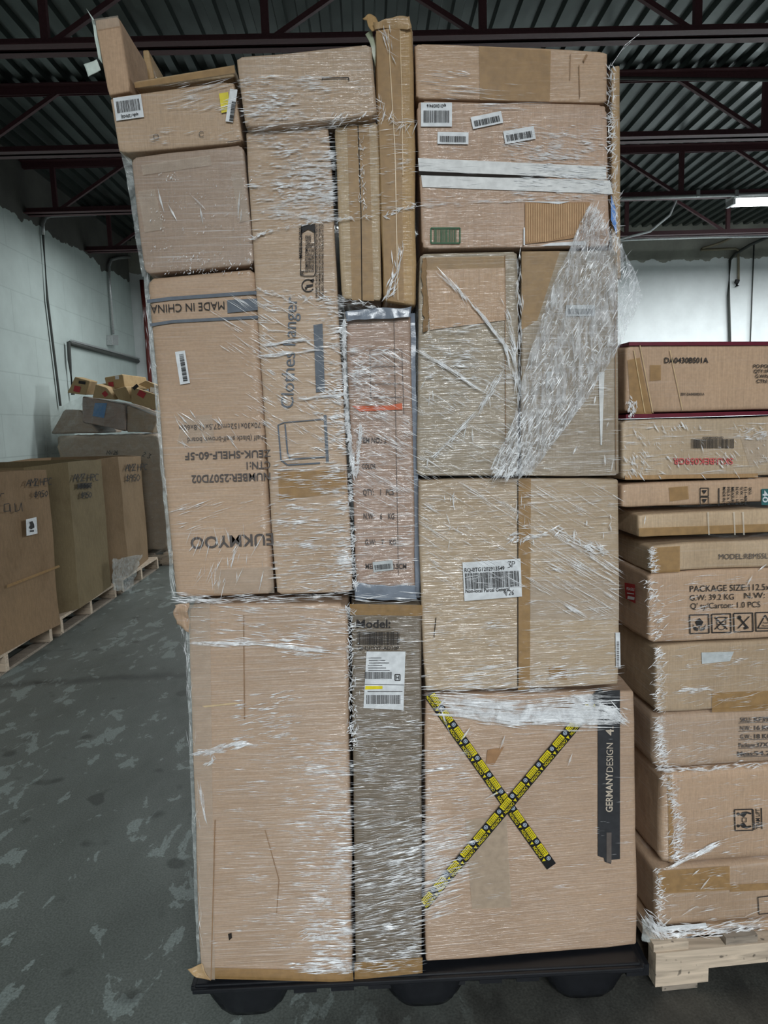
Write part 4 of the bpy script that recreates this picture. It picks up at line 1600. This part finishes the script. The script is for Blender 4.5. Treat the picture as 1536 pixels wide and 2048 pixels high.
for k, cx in enumerate((1399, 1443, 1487, 1531)):
    cy = 1248 - k * 1.6
    d.frame(cx, cy, 38, 37, 1.5, 2.2)
    if k == 0:
        d.poly([(cx, cy - 12), (cx + 8, cy - 4), (cx + 4, cy + 4), (cx - 4, cy + 4), (cx - 8, cy - 4)])
        d.line([(cx, cy + 4), (cx, cy + 12)], 1.5)
        d.poly([(cx - 14, cy - 2), (cx - 10, cy + 5), (cx - 3, cy + 8), (cx - 3, cy + 14), (cx - 10, cy + 12)])
        d.poly([(cx + 14, cy - 2), (cx + 10, cy + 12), (cx + 3, cy + 14), (cx + 3, cy + 8), (cx + 10, cy + 5)])
    elif k == 1:
        d.frame(cx, cy - 5, 18, 14, 0, 1.6)
        d.line([(cx - 13, cy - 12), (cx + 12, cy + 12)], 2.2)
        d.line([(cx + 12, cy - 12), (cx - 13, cy + 12)], 2.2)
        d.ring(cx, cy + 4, 9, 1.5, 180, 360)
    elif k == 2:
        d.line([(cx - 11, cy + 12), (cx + 12, cy - 12)], 2.2)
        d.line([(cx - 11, cy - 12), (cx + 10, cy + 12)], 3.2)
        d.disc(cx - 8, cy - 10, 4)
        d.disc(cx + 4, cy + 11, 3)
    else:
        d.line([(cx - 15, cy + 13), (cx, cy - 13), (cx + 15, cy + 13), (cx - 15, cy + 13)], 2)
        d.text('Power', cx + 1, cy + 2, 3.5, 0, 12, True)
        d.text('Fluorit', cx + 1, cy + 8, 3.5, 0, 14, True)
d.done('care_symbols', INK, r6)
# red label on the side face that shows in the gap
sp_ = RS.at(1296, 1215)
SIDE = FaceP(sp_, -RS.u)
d = Decal(SIDE, 0.008)
d.poly([(1249, 1165), (1270, 1169), (1271, 1207), (1251, 1197)])
lb = d.done('red_label', RED, r6, 'red fragile label on the shaded side')
d = Decal(SIDE, 0.010)
d.text('FRAGILE', 1261, 1178, 6, -8, 16, True)
d.rect(1261, 1187, 14, 2, -8)
d.rect(1262, 1196, 14, 6, -12)
d.done('label_print', WHITE, lb)
r7 = rcart('carton with a pale patch of tape and a dented left edge', 1310, 1291, 1427, tone=(0.46, 0.33, 0.21), film=0.35, ang=5, sl=-0.05, slb=-0.055)
tape(r7, RS, [(1403, 1305), (1468, 1303), (1460, 1322), (1404, 1328)], GREYP, 'paper_patch')
tape(r7, RS, [(1424, 1385), (rx, 1375), (rx, 1412), (1424, 1425)])
r8 = rcart('carton with underlined lines of shipping data', 1310, 1430, 1543, tone=(0.46, 0.32, 0.22), film=0.45, ang=3, r=0.02, sl=-0.055, slb=-0.068)
d = decal(r8, RS)
for k, (s, s2) in enumerate((('SKU:', 'KF3901'), ('N.W.:', '16 KGS'), ('G.W.:', '18 KGS'), ('Package:', '37X37'), ('Meas:', '54.25'))):
    yy = 1438 + k * 17
    d.text(s, 1492 if k != 3 else 1495, yy + 1, 9, 1, 22 if k < 3 else 34, True)
    d.text(s2, 1530 if k != 3 else 1532, yy, 9, 1, 42 if k != 3 else 38, True)
    d.line([(1478, yy + 8), (1575, yy + 5)], 1)
d.done('printed_text', INKF, r8)
r9 = rcart('tall carton with a two person lifting symbol', 1322, 1546, 1735, tone=WARM, film=0.3, ang=12, r=0.02, sl=-0.068, slb=-0.075)
d = decal(r9, RS)
d.frame(1488, 1640, 36, 42, 2, 2)
for s in (-1, 1):
    cy = 1640 + 10 * s
    d.disc(1477, cy + 2 * s, 3)
    d.poly([(1480, cy), (1488, cy - 5 * s), (1494, cy + 3 * s), (1502, cy + 1 * s), (1503, cy + 4 * s), (1494, cy + 7 * s), (1486, cy + 6 * s)])
d.frame(1489, 1640, 8, 8, 0, 1.3)
d.line([(1507, 1619), (1510, 1660)], 1.5)
d.line([(1523, 1616), (1524, 1658)], 2)
d.text('TEAM LIFT', 1516, 1638, 8, 92, 40, True)
d.done('lifting_symbol', INK, r9)
tape(r9, RS, [(1336, 1555), (1344, 1555), (1348, 1720), (1338, 1722)], ORANGE if False else TAPE)
r10 = rcart('lowest carton of the right stack with a wide tan tape band', 1312, 1738, 1858, tone=(0.46, 0.31, 0.20), film=0.45, ang=8, r=0.016, sl=-0.076, slb=-0.085)
tape(r10, RS, [(1316, 1742), (1460, 1732), (1460, 1780), (1318, 1788)])
tape(r10, RS, [(1460, 1770), (rx, 1752), (rx, 1768), (1460, 1784)])
d = decal(r10, RS)
d.line([(1560, 1789), (1516, 1795), (1518, 1829), (1560, 1824)], 1.6)
d.done('printed_box', INK, r10)
r11 = rcart('thin squashed carton under the right stack just above the pallet', 1302, 1861, 1881, tone=(0.44, 0.28, 0.16), film=0.55, ang=3, r=0.008, sl=-0.086, slb=-0.075)
d = decal(r11, RS)
d.bars(1368, 1864, 80, 5, 1, 55, 26)
d.text('XXXXXXXXXXXX', 1484, 1858, 5, 2, 74, True)
d.done('printed_text', INKF, r11)

# ================================================================== STRETCH FILM CREASES
class Film(MB):
    """raised wrinkles of the stretch film: slim ridged folds lying along the wrap"""
    def fold(self, pl, off, x, y, L, wd, ang, lift=1.0):
        c, s = math.cos(R(ang)), math.sin(R(ang))
        dx, dy = c * L / 2, -s * L / 2
        nx, ny = s * wd / 2, c * wd / 2
        bx, by = random.uniform(-.15, .15) * L * 0.12, random.uniform(-1, 1) * L * 0.025
        a = pl.at(x - dx, y - dy, off)
        b = pl.at(x + dx, y + dy, off)
        m1 = pl.at(x + bx + nx, y + by + ny, off)
        m2 = pl.at(x + bx - nx, y + by - ny, off)
        r_ = pl.at(x + bx, y + by, off + 0.00058 * wd * math.tan(R(random.uniform(4, 48))))
        self.add([a, b, m1, m2, r_], [(0, 2, 4), (2, 1, 4), (1, 3, 4), (3, 0, 4)])

    def zone(self, pl, x0, y0, x1, y1, n, ang, L, W, off=0.006, spread=4, bias=None, poly=None, clump=0.55):
        k = 0
        cx, cy = None, None
        while k < n:
            if cx is None or random.random() > clump:
                u, v = random.random(), random.random()
                if bias == 'r':
                    u = 1 - (1 - u) ** 2 if False else u ** 0.45
                if bias == 'b':
                    v = v ** 0.5
                if bias == 'l':
                    u = 1 - (1 - u) ** 0.5
                cx, cy = x0 + (x1 - x0) * u, y0 + (y1 - y0) * v
                px, py = cx, cy
            else:
                px, py = cx + random.gauss(0, 9), cy + random.gauss(0, 4)
                if not (x0 <= px <= x1 and y0 <= py <= y1):
                    px, py = cx, cy
            LL = L[0] * (L[1] / L[0]) ** (random.random() ** 1.6)
            ww = W[0] + (W[1] - W[0]) * random.random() ** 2.2
            LL = min(LL, 2 * max(4, min(px - x0 + 12, x1 + 12 - px)) / max(.2, abs(math.cos(R(ang))))) if abs(ang) < 50 else LL
            self.fold(pl, off, px, py, LL, ww, ang + random.gauss(0, spread))
            k += 1

    def edge(self, pl, pts, n, L, W, off=0.006, spread=24, jit=5):
        """short folds pulled across a corner, lying near level"""
        for k in range(n):
            t = random.random() * (len(pts) - 1)
            i = int(t)
            f = t - i
            (xa, ya), (xb, yb) = pts[i], pts[i + 1]
            self.fold(pl, off, xa + (xb - xa) * f + random.gauss(0, jit), ya + (yb - ya) * f,
                      random.uniform(*L), random.uniform(*W), 14 + random.gauss(0, spread))

    def path(self, pl, pts, n, L, W, off=0.006, spread=15, jit=2.0):
        for k in range(n):
            t = random.random() * (len(pts) - 1)
            i = int(t)
            f = t - i
            (xa, ya), (xb, yb) = pts[i], pts[i + 1]
            an = math.degrees(math.atan2(-(yb - ya), xb - xa))
            self.fold(pl, off, xa + (xb - xa) * f + random.gauss(0, jit), ya + (yb - ya) * f + random.gauss(0, jit),
                      random.uniform(*L), random.uniform(*W), an + random.gauss(0, spread))


f = Film()
Z = f.zone
S1, S2, S3 = (0.5, 1.6), (0.6, 2.4), (0.8, 3.6)
Z(M0, 330, 165, 470, 225, 70, 14, (20, 90), S2)
Z(M0, 300, 255, 480, 290, 40, 5, (10, 60), S1)
Z(M0, 482, 150, 655, 240, 420, 3, (8, 55), S2, off=.036)
Z(M0, 640, 150, 752, 232, 60, 6, (8, 40), S1, off=.036)
Z(M0, 488, 236, 757, 262, 130, 8, (10, 55), S2, off=.036)
Z(M0, 660, 226, 740, 256, 26, 50, (8, 28), (1, 3), off=.036)
Z(M0, 496, 262, 664, 300, 140, 2, (8, 60), S2, off=.010)
Z(M0, 500, 300, 668, 442, 760, 4, (8, 60), S3, off=.010, bias='r')
Z(M0, 500, 330, 600, 460, 130, 6, (6, 40), S1, off=.010)
Z(M0, 300, 345, 505, 540, 230, 60, (2, 8), (0.8, 2.4), spread=30)
Z(M0, 330, 500, 500, 548, 120, 62, (3, 10), (0.8, 2.2), spread=30, bias='b')
for x, y, L, a in ((322, 400, 55, -75), (345, 425, 40, -62), (397, 405, 42, -45), (403, 430, 40, -80), (478, 410, 62, 86), (482, 430, 26, 86)):
    f.fold(M0, .007, x, y, L, 4, a)
Z(M0, 520, 580, 690, 700, 150, -3, (8, 55), S2, off=.010)
Z(M0, 520, 590, 695, 900, 250, -31, (14, 70), S2, off=.010, spread=3)
Z(M0, 630, 590, 690, 900, 380, 3, (8, 45), S3, off=.010, bias='r')
Z(M0, 545, 900, 700, 1190, 620, 3, (10, 70), S2, off=.010, spread=3)
Z(M0, 640, 980, 706, 1190, 300, 3, (8, 40), S2, off=.010, bias='r')
for pts in ([(530, 690), (610, 678)], [(530, 711), (640, 700)], [(600, 797), (690, 790)]):
    f.path(M0, pts, 22, (20, 50), (1.2, 4), off=.011, spread=2, jit=1.2)
f.path(M0, [(500, 478), (540, 462), (600, 450), (680, 437), (770, 432), (828, 412)], 130, (5, 20), (1, 3.2), off=.011, spread=25)
f.path(M0, [(515, 578), (570, 592), (640, 596), (700, 602), (760, 615)], 80, (5, 22), (1, 3), off=.011, spread=20)
f.path(M0, [(687, 640), (690, 740), (694, 850)], 240, (4, 16), (1.6, 5), off=.010, spread=30, jit=1.6)
f.path(M0, [(696, 850), (708, 950)], 150, (4, 18), (1.6, 5), off=.010, spread=30, jit=2.0)
f.path(M0, [(722, 850), (712, 950)], 90, (4, 18), (1.2, 4), off=.010, spread=30, jit=1.6)
f.path(M0, [(700, 950), (710, 1190)], 130, (5, 16), (1, 3), off=.010, spread=70, jit=3)
Z(M0, 702, 700, 826, 880, 330, -28, (14, 60), S1, spread=3)
Z(M0, 702, 690, 800, 830, 330, 4, (8, 40), S2, bias='l')
Z(M0, 712, 900, 832, 1190, 250, 3, (8, 45), S1)
Z(M0, 712, 880, 832, 1040, 160, -28, (14, 60), S1, spread=3)
Z(M0, 425, 575, 545, 700, 70, -32, (20, 80), S2, spread=3, bias='r')
Z(M0, 470, 680, 546, 860, 110, -32, (10, 50), S1, spread=3, bias='r')
Z(M0, 350, 820, 470, 890, 26, -50, (20, 60), (1, 3), spread=10)
Z(M0, 345, 1000, 545, 1060, 40, 18, (20, 90), S1, spread=5)
Z(M0, 375, 1060, 545, 1180, 60, 75, (12, 60), (0.8, 2.6), spread=20)
f.path(M0, [(292, 560), (300, 700), (318, 850), (336, 1000), (350, 1190)], 60, (10, 50), (0.6, 1.5), off=-.004, spread=8, jit=4)
f.path(M0, [(350, 1195), (450, 1203), (600, 1196), (840, 1198)], 150, (12, 60), S2, off=.008, spread=5, jit=6)
# middle right
Z(M0, 850, 645, 965, 760, 200, 2, (8, 40), S2)
Z(M0, 836, 700, 1030, 960, 240, -30, (16, 80), S1, spread=3)
Z(M0, 845, 640, 1236, 950, 330, 2, (16, 80), (0.4, 1.0))
f.path(M0, [(835, 700), (900, 738), (955, 778)], 60, (10, 50), S2, spread=4)
f.path(M0, [(885, 548), (960, 625), (1010, 690), (1032, 760)], 70, (14, 60), (1, 3.2), spread=5, jit=2)
f.path(M0, [(1000, 750), (960, 820), (870, 910)], 70, (12, 50), S2, spread=5, jit=3)
for k in range(7):
    f.path(M0, [(1006 + k * 3, 600 + k * 18), (1022 + k * 2, 640 + k * 16), (1032, 700 + k * 16)], 12, (16, 40), S2, spread=5, jit=1)
f.path(M0, [(1037, 505), (1038, 700), (1036, 840)], 90, (10, 40), S2, off=.008, spread=8, jit=3)
for x, y in ((858, 800), (866, 790), (845, 770), (930, 865), (945, 870), (980, 805), (855, 925), (900, 700), (1190, 800), (1215, 850), (1150, 900), (1210, 920), (1225, 930)):
    f.fold(M0, .007, x, y, random.uniform(14, 32), random.uniform(2, 5), random.uniform(60, 100))
# parcel label carton
Z(M0, 845, 965, 1238, 1180, 330, -31, (20, 130), S1, off=.008, spread=2)
Z(M0, 1090, 1080, 1236, 1230, 110, -31, (24, 130), S2, off=.008, spread=1.5)
Z(M0, 840, 970, 1236, 1180, 240, 3, (10, 60), S1, off=.008)
f.path(M0, [(1020, 1080), (1060, 1070), (1120, 1060), (1170, 1090), (1220, 1105)], 70, (8, 34), (1, 5), off=.008, spread=25, jit=5)
for k in range(24):
    f.fold(M0, .008, random.choice((885, 900, 1035, 1055, 1165, 1215)) + random.gauss(0, 9), random.uniform(990, 1090), random.uniform(10, 28), random.uniform(1, 4), random.uniform(65, 110))
Z(M0, 845, 1200, 1238, 1375, 330, 5, (10, 60), S1, off=.008)
Z(M0, 845, 1330, 1238, 1385, 160, 6, (20, 100), S2, off=.008)
f.path(MS, [(900, 1400), (1000, 1408), (1205, 1396)], 150, (30, 140), S2, off=.010, spread=2, jit=7)
f.path(MS, [(905, 1420), (1050, 1432), (1130, 1428), (1195, 1430)], 310, (30, 150), (1, 4.2), off=.012, spread=3, jit=10)
f.path(MS, [(1150, 1405), (1210, 1422), (1242, 1436)], 110, (20, 60), (1, 4), off=.012, spread=16, jit=9)
for x, y, L, a in ((885, 1405, 34, 48), (905, 1412, 50, -30), (890, 1440, 60, -70), (930, 1470, 40, 55), (1005, 1485, 34, 70), (1140, 1520, 30, 70), (985, 1590, 40, 28)):
    f.fold(MS, .010, x, y, L, 4, a)
Z(MS, 846, 1460, 1270, 1890, 170, 2, (8, 60), (0.5, 1.1), off=.007)
Z(MS, 846, 1500, 940, 1700, 260, 4, (14, 80), S1, off=.010)
Z(MS, 846, 1640, 960, 1770, 330, 14, (20, 110), S2, off=.010, bias='l', spread=2)
Z(MS, 846, 1770, 920, 1835, 130, 17, (20, 100), S2, off=.010, bias='l', spread=2)
# bottom left
Z(MK, 385, 1212, 700, 1300, 190, -3, (14, 90), S2)
f.path(MK, [(390, 1285), (500, 1288), (640, 1300)], 40, (30, 110), (1, 3), spread=2, jit=2)
Z(MK, 560, 1275, 640, 1320, 60, 0, (14, 60), S3)
Z(MK, 470, 1380, 600, 1480, 120, 8, (12, 50), S3, spread=4)
f.path(MK, [(395, 1510), (440, 1498), (490, 1488)], 36, (14, 40), (2, 7), spread=8, jit=4)
f.path(MK, [(400, 1500), (424, 1508), (425, 1525), (410, 1530)], 16, (8, 24), (2, 5), spread=20, jit=2)
Z(MK, 400, 1480, 700, 1900, 620, 1, (12, 90), S1, spread=2, bias='r')
Z(MK, 560, 1500, 704, 1830, 560, 0, (10, 70), S2, spread=2, bias='r')
Z(MK, 616, 1838, 700, 1945, 330, 2, (12, 70), S3, spread=2)
Z(MK, 575, 1925, 720, 1948, 90, 3, (12, 70), S3, spread=2)
Z(MK, 600, 1855, 640, 1880, 40, 30, (8, 24), S2)
f.path(MK, [(372, 1240), (380, 1400), (392, 1600), (402, 1940)], 55, (10, 45), (0.6, 1.5), off=.0, spread=12, jit=4)
f.path(MK, [(400, 1580), (410, 1640)], 8, (30, 60), (2, 5), spread=6)
f.path(MK, [(700, 1210), (706, 1500)], 200, (4, 18), (1, 3), off=.006, spread=50, jit=5)
Z(MK, 706, 1212, 844, 1440, 90, 4, (8, 50), S1)
Z(MK, 706, 1430, 844, 1660, 330, 5, (12, 70), S1)
Z(MK, 706, 1640, 844, 1860, 420, 13, (16, 90), S2, spread=2)
Z(MK, 780, 1680, 846, 1770, 130, 13, (12, 50), S3, spread=3)
Z(MK, 706, 1850, 844, 1945, 230, 6, (12, 60), S2)
# top right
Z(M0, 832, 140, 930, 165, 22, -6, (20, 90), S2)
Z(M0, 860, 165, 1090, 200, 26, -5, (20, 120), S2, spread=2)
Z(M0, 955, 205, 1110, 232, 18, -1, (40, 130), S1, spread=1)
Z(M0, 995, 248, 1205, 320, 240, -6, (10, 60), S2)
Z(M0, 1060, 290, 1180, 320, 90, -8, (10, 50), S3)
Z(M0, 1030, 322, 1215, 400, 330, -4, (10, 60), S2)
Z(M0, 834, 290, 1000, 410, 60, 0, (10, 60), (0.5, 1.2))
f.path(M0, [(838, 412), (950, 404), (1060, 400)], 40, (14, 50), S1, spread=4)
f.path(M0, [(1222, 130), (1226, 300), (1232, 500)], 160, (8, 30), (1, 3), off=.004, spread=60, jit=5)
f.path(M0, [(770, 600), (785, 570), (795, 530), (800, 490)], 40, (12, 40), (1, 4), off=.014, spread=14, jit=4)  # white glare on the taped carton, built as pale folds
f.path(M0, [(768, 60), (790, 110)], 14, (14, 40), (1, 3), off=.014, spread=20, jit=6)
Z(M0, 672, 255, 760, 440, 110, 3, (8, 50), S1)
Z(M0, 760, 230, 830, 440, 90, 4, (8, 50), S1, off=.012)
f.path(M0, [(720, 270), (728, 420)], 60, (5, 14), (0.8, 2), spread=40, jit=4)
f.path(M0, [(752, 200), (775, 240), (830, 250)], 40, (10, 36), S2, off=.014, spread=50, jit=10)
o0 = Vector((0.08, 1.46, 0.1))
fo = link('stretch_film', mesh([v - o0 for v in f.v], f.f), FCREASE, None, o0)
tag(fo, 'creased clear stretch film wound round the tallest stack of cartons', 'stretch film')

# film bridging the gaps at the stack's left edge
side = crumple('film_edge', [(243, 300), (264, 318), (300, 552), (283, 552)], M0, -0.02, 0.004, FTHIN, fo, n=30, freq=26)
crumple('film_edge', [(287, 552), (298, 552), (352, 1195), (344, 1195)], M0, -0.02, 0.003, FTHIN, fo, n=40, freq=26)
crumple('film_edge', [(371, 1260), (380, 1240), (402, 1940), (394, 1930)], MK, -0.02, 0.003, FTHIN, fo, n=40, freq=26)
# stray threads off the top right corner
mb = MB()
for a, b, c_ in (((1222, 132), (1250, 90), (1278, 68)), ((1224, 128), (1244, 100), (1262, 84))):
    mb.tube([M0.at(*a, -.03), M0.at(*b, -.08), M0.at(*c_, -.12)], 0.0007, 5)
mb.build('film_thread', FCREASE, fo)

# loose crumpled sheet hanging at the right --------------------------------
left = [(1176, 412), (1150, 470), (1110, 560), (1075, 660), (1044, 760), (1028, 840), (1000, 900), (982, 935), (990, 956)]
right = [(1192, 416), (1240, 480), (1268, 540), (1286, 592), (1246, 680), (1180, 790), (1128, 860), (1082, 920), (1062, 950)]
vs, fs = [], []
NI, NJ = 34, 110
for j in range(NJ + 1):
    t = j / NJ * (len(left) - 1)
    a = min(len(left) - 2, int(t))
    q = t - a
    l = (left[a][0] + (left[a + 1][0] - left[a][0]) * q, left[a][1] + (left[a + 1][1] - left[a][1]) * q)
    r_ = (right[a][0] + (right[a + 1][0] - right[a][0]) * q, right[a][1] + (right[a + 1][1] - right[a][1]) * q)
    for i in range(NI + 1):
        u = i / NI
        x = l[0] + (r_[0] - l[0]) * u
        y = l[1] + (r_[1] - l[1]) * u
        p0 = M0.at(x, y, 0.03)
        fld = math.sin(u * 17 + 3 * noise.noise(Vector((j * .05, 0, 0)))) * 0.006
        off = 0.020 + fld + 0.010 * noise.noise(p0 * 30) + 0.007 * noise.noise(p0 * 75 + Vector((3, 1, 2))) + 0.004 * noise.noise(p0 * 160)
        jx = 3 * noise.noise(p0 * 25 + Vector((9, 0, 0)))
        vs.append(M0.at(x + jx, y, max(0.004, off)))
for j in range(NJ):
    for i in range(NI):
        a = j * (NI + 1) + i
        fs.append((a, a + NI + 1, a + NI + 2, a + 1))
loc = M0.at(1100, 950, 0.02)
ls = link('loose_film', mesh([v - loc for v in vs], fs, True), FLOOSE, None, loc)
tag(ls, 'loose crumpled sheet of clear film hanging down the right side', 'plastic film')
ff = Film()
for k in range(1500):
    j = random.random() * (len(left) - 1)
    a = int(j)
    q = j - a
    u = random.random()
    x = (left[a][0] + (left[a + 1][0] - left[a][0]) * q) * (1 - u) + (right[a][0] + (right[a + 1][0] - right[a][0]) * q) * u
    y = (left[a][1] + (left[a + 1][1] - left[a][1]) * q) * (1 - u) + (right[a][1] + (right[a + 1][1] - right[a][1]) * q) * u
    if random.random() < .5:
        ff.fold(M0, .042, x, y, random.uniform(3, 12), random.uniform(.8, 2.6), random.uniform(-60, 80))
    else:
        ff.fold(M0, .042, x, y, random.uniform(8, 40), random.uniform(.8, 2.4), 62 + random.gauss(0, 9))
me = mesh([v - loc for v in ff.v], ff.f)
link('film_crinkle', me, FCREASE, ls)

# film on the right hand stack ------------------------------------------------
f = Film()
Z = f.zone
Z(RS, 1250, 850, 1536, 955, 150, -55, (6, 26), (1, 3), spread=12)
Z(RS, 1490, 855, 1536, 880, 60, 15, (6, 24), S3, spread=12)
Z(RS, 1250, 905, 1300, 958, 50, -60, (6, 26), (1, 4), spread=14)
Z(RS, 1250, 842, 1536, 958, 90, 3, (14, 70), S1)
f.path(RS, [(1258, 800), (1268, 826)], 50, (4, 14), (1, 4), spread=30, jit=5)
f.edge(RS, [(1302, 1095), (1310, 1145)], 90, (4, 16), (.7, 2.6), spread=24, jit=5)
f.edge(RS, [(1300, 1160), (1320, 1280)], 110, (4, 20), (.7, 2.6), spread=26, jit=8)
f.edge(RS, [(1318, 1295), (1322, 1425)], 150, (4, 20), (.7, 2.6), spread=26, jit=6)
f.edge(RS, [(1318, 1435), (1324, 1540)], 170, (4, 24), (.7, 2.6), spread=24, jit=6)
f.edge(RS, [(1332, 1550), (1358, 1640), (1352, 1725)], 230, (5, 22), (.7, 2.6), spread=26, jit=6)
f.edge(RS, [(1318, 1735), (1322, 1850)], 100, (4, 16), (.8, 3), spread=26, jit=5)
f.path(RS, [(1345, 1728), (1400, 1705), (1430, 1690)], 50, (14, 50), (1, 4), spread=6, jit=3)
f.path(RS, [(1300, 1840), (1330, 1868), (1420, 1862), (1536, 1850)], 170, (10, 60), (1, 4), off=.01, spread=14, jit=7)
f.path(RS, [(1330, 1540), (1420, 1538), (1536, 1528)], 80, (8, 30), (.8, 3), spread=10, jit=3)
f.path(RS, [(1360, 1382), (1420, 1378)], 30, (10, 36), (.8, 2.4), spread=6, jit=3)
for y0, y1, nn in ((1150, 1285, 130), (1292, 1425, 140), (1432, 1540, 130), (1550, 1725, 130), (1740, 1855, 90)):
    Z(RS, 1325, y0, 1536, y1, nn, 8, (10, 70), (.4, 1.2), spread=8)
for x, y, L, a in ((1378, 1822, 40, 33), (1410, 1768, 34, 52), (1392, 1745, 20, 40), (1500, 1160, 26, 60), (1525, 1135, 24, 40), (1290, 1040, 20, 80)):
    f.fold(RS, .008, x, y, L, 3.4, a)
o0 = RS.p.copy()
o0.z = 0.13
fr = link('stretch_film', mesh([v - o0 for v in f.v], f.f), FCREASE, None, o0)
tag(fr, 'shiny creased stretch film round the right hand stack of cartons', 'stretch film')
# white bunched sheet at the right stack's foot
crumple('bunched_film', [(1280, 1832), (1312, 1850), (1330, 1890), (1284, 1880)], RS, 0.0, 0.010, FTHIN, fr, n=18, freq=30)
crumple('paper_strip', [(1316, 1855), (1412, 1846), (1416, 1857), (1318, 1862)], RS, 0.01, 0.002, WHITE, fr, n=10, freq=30)

for o in bpy.data.objects:
    if '_o' in o:
        del o['_o']
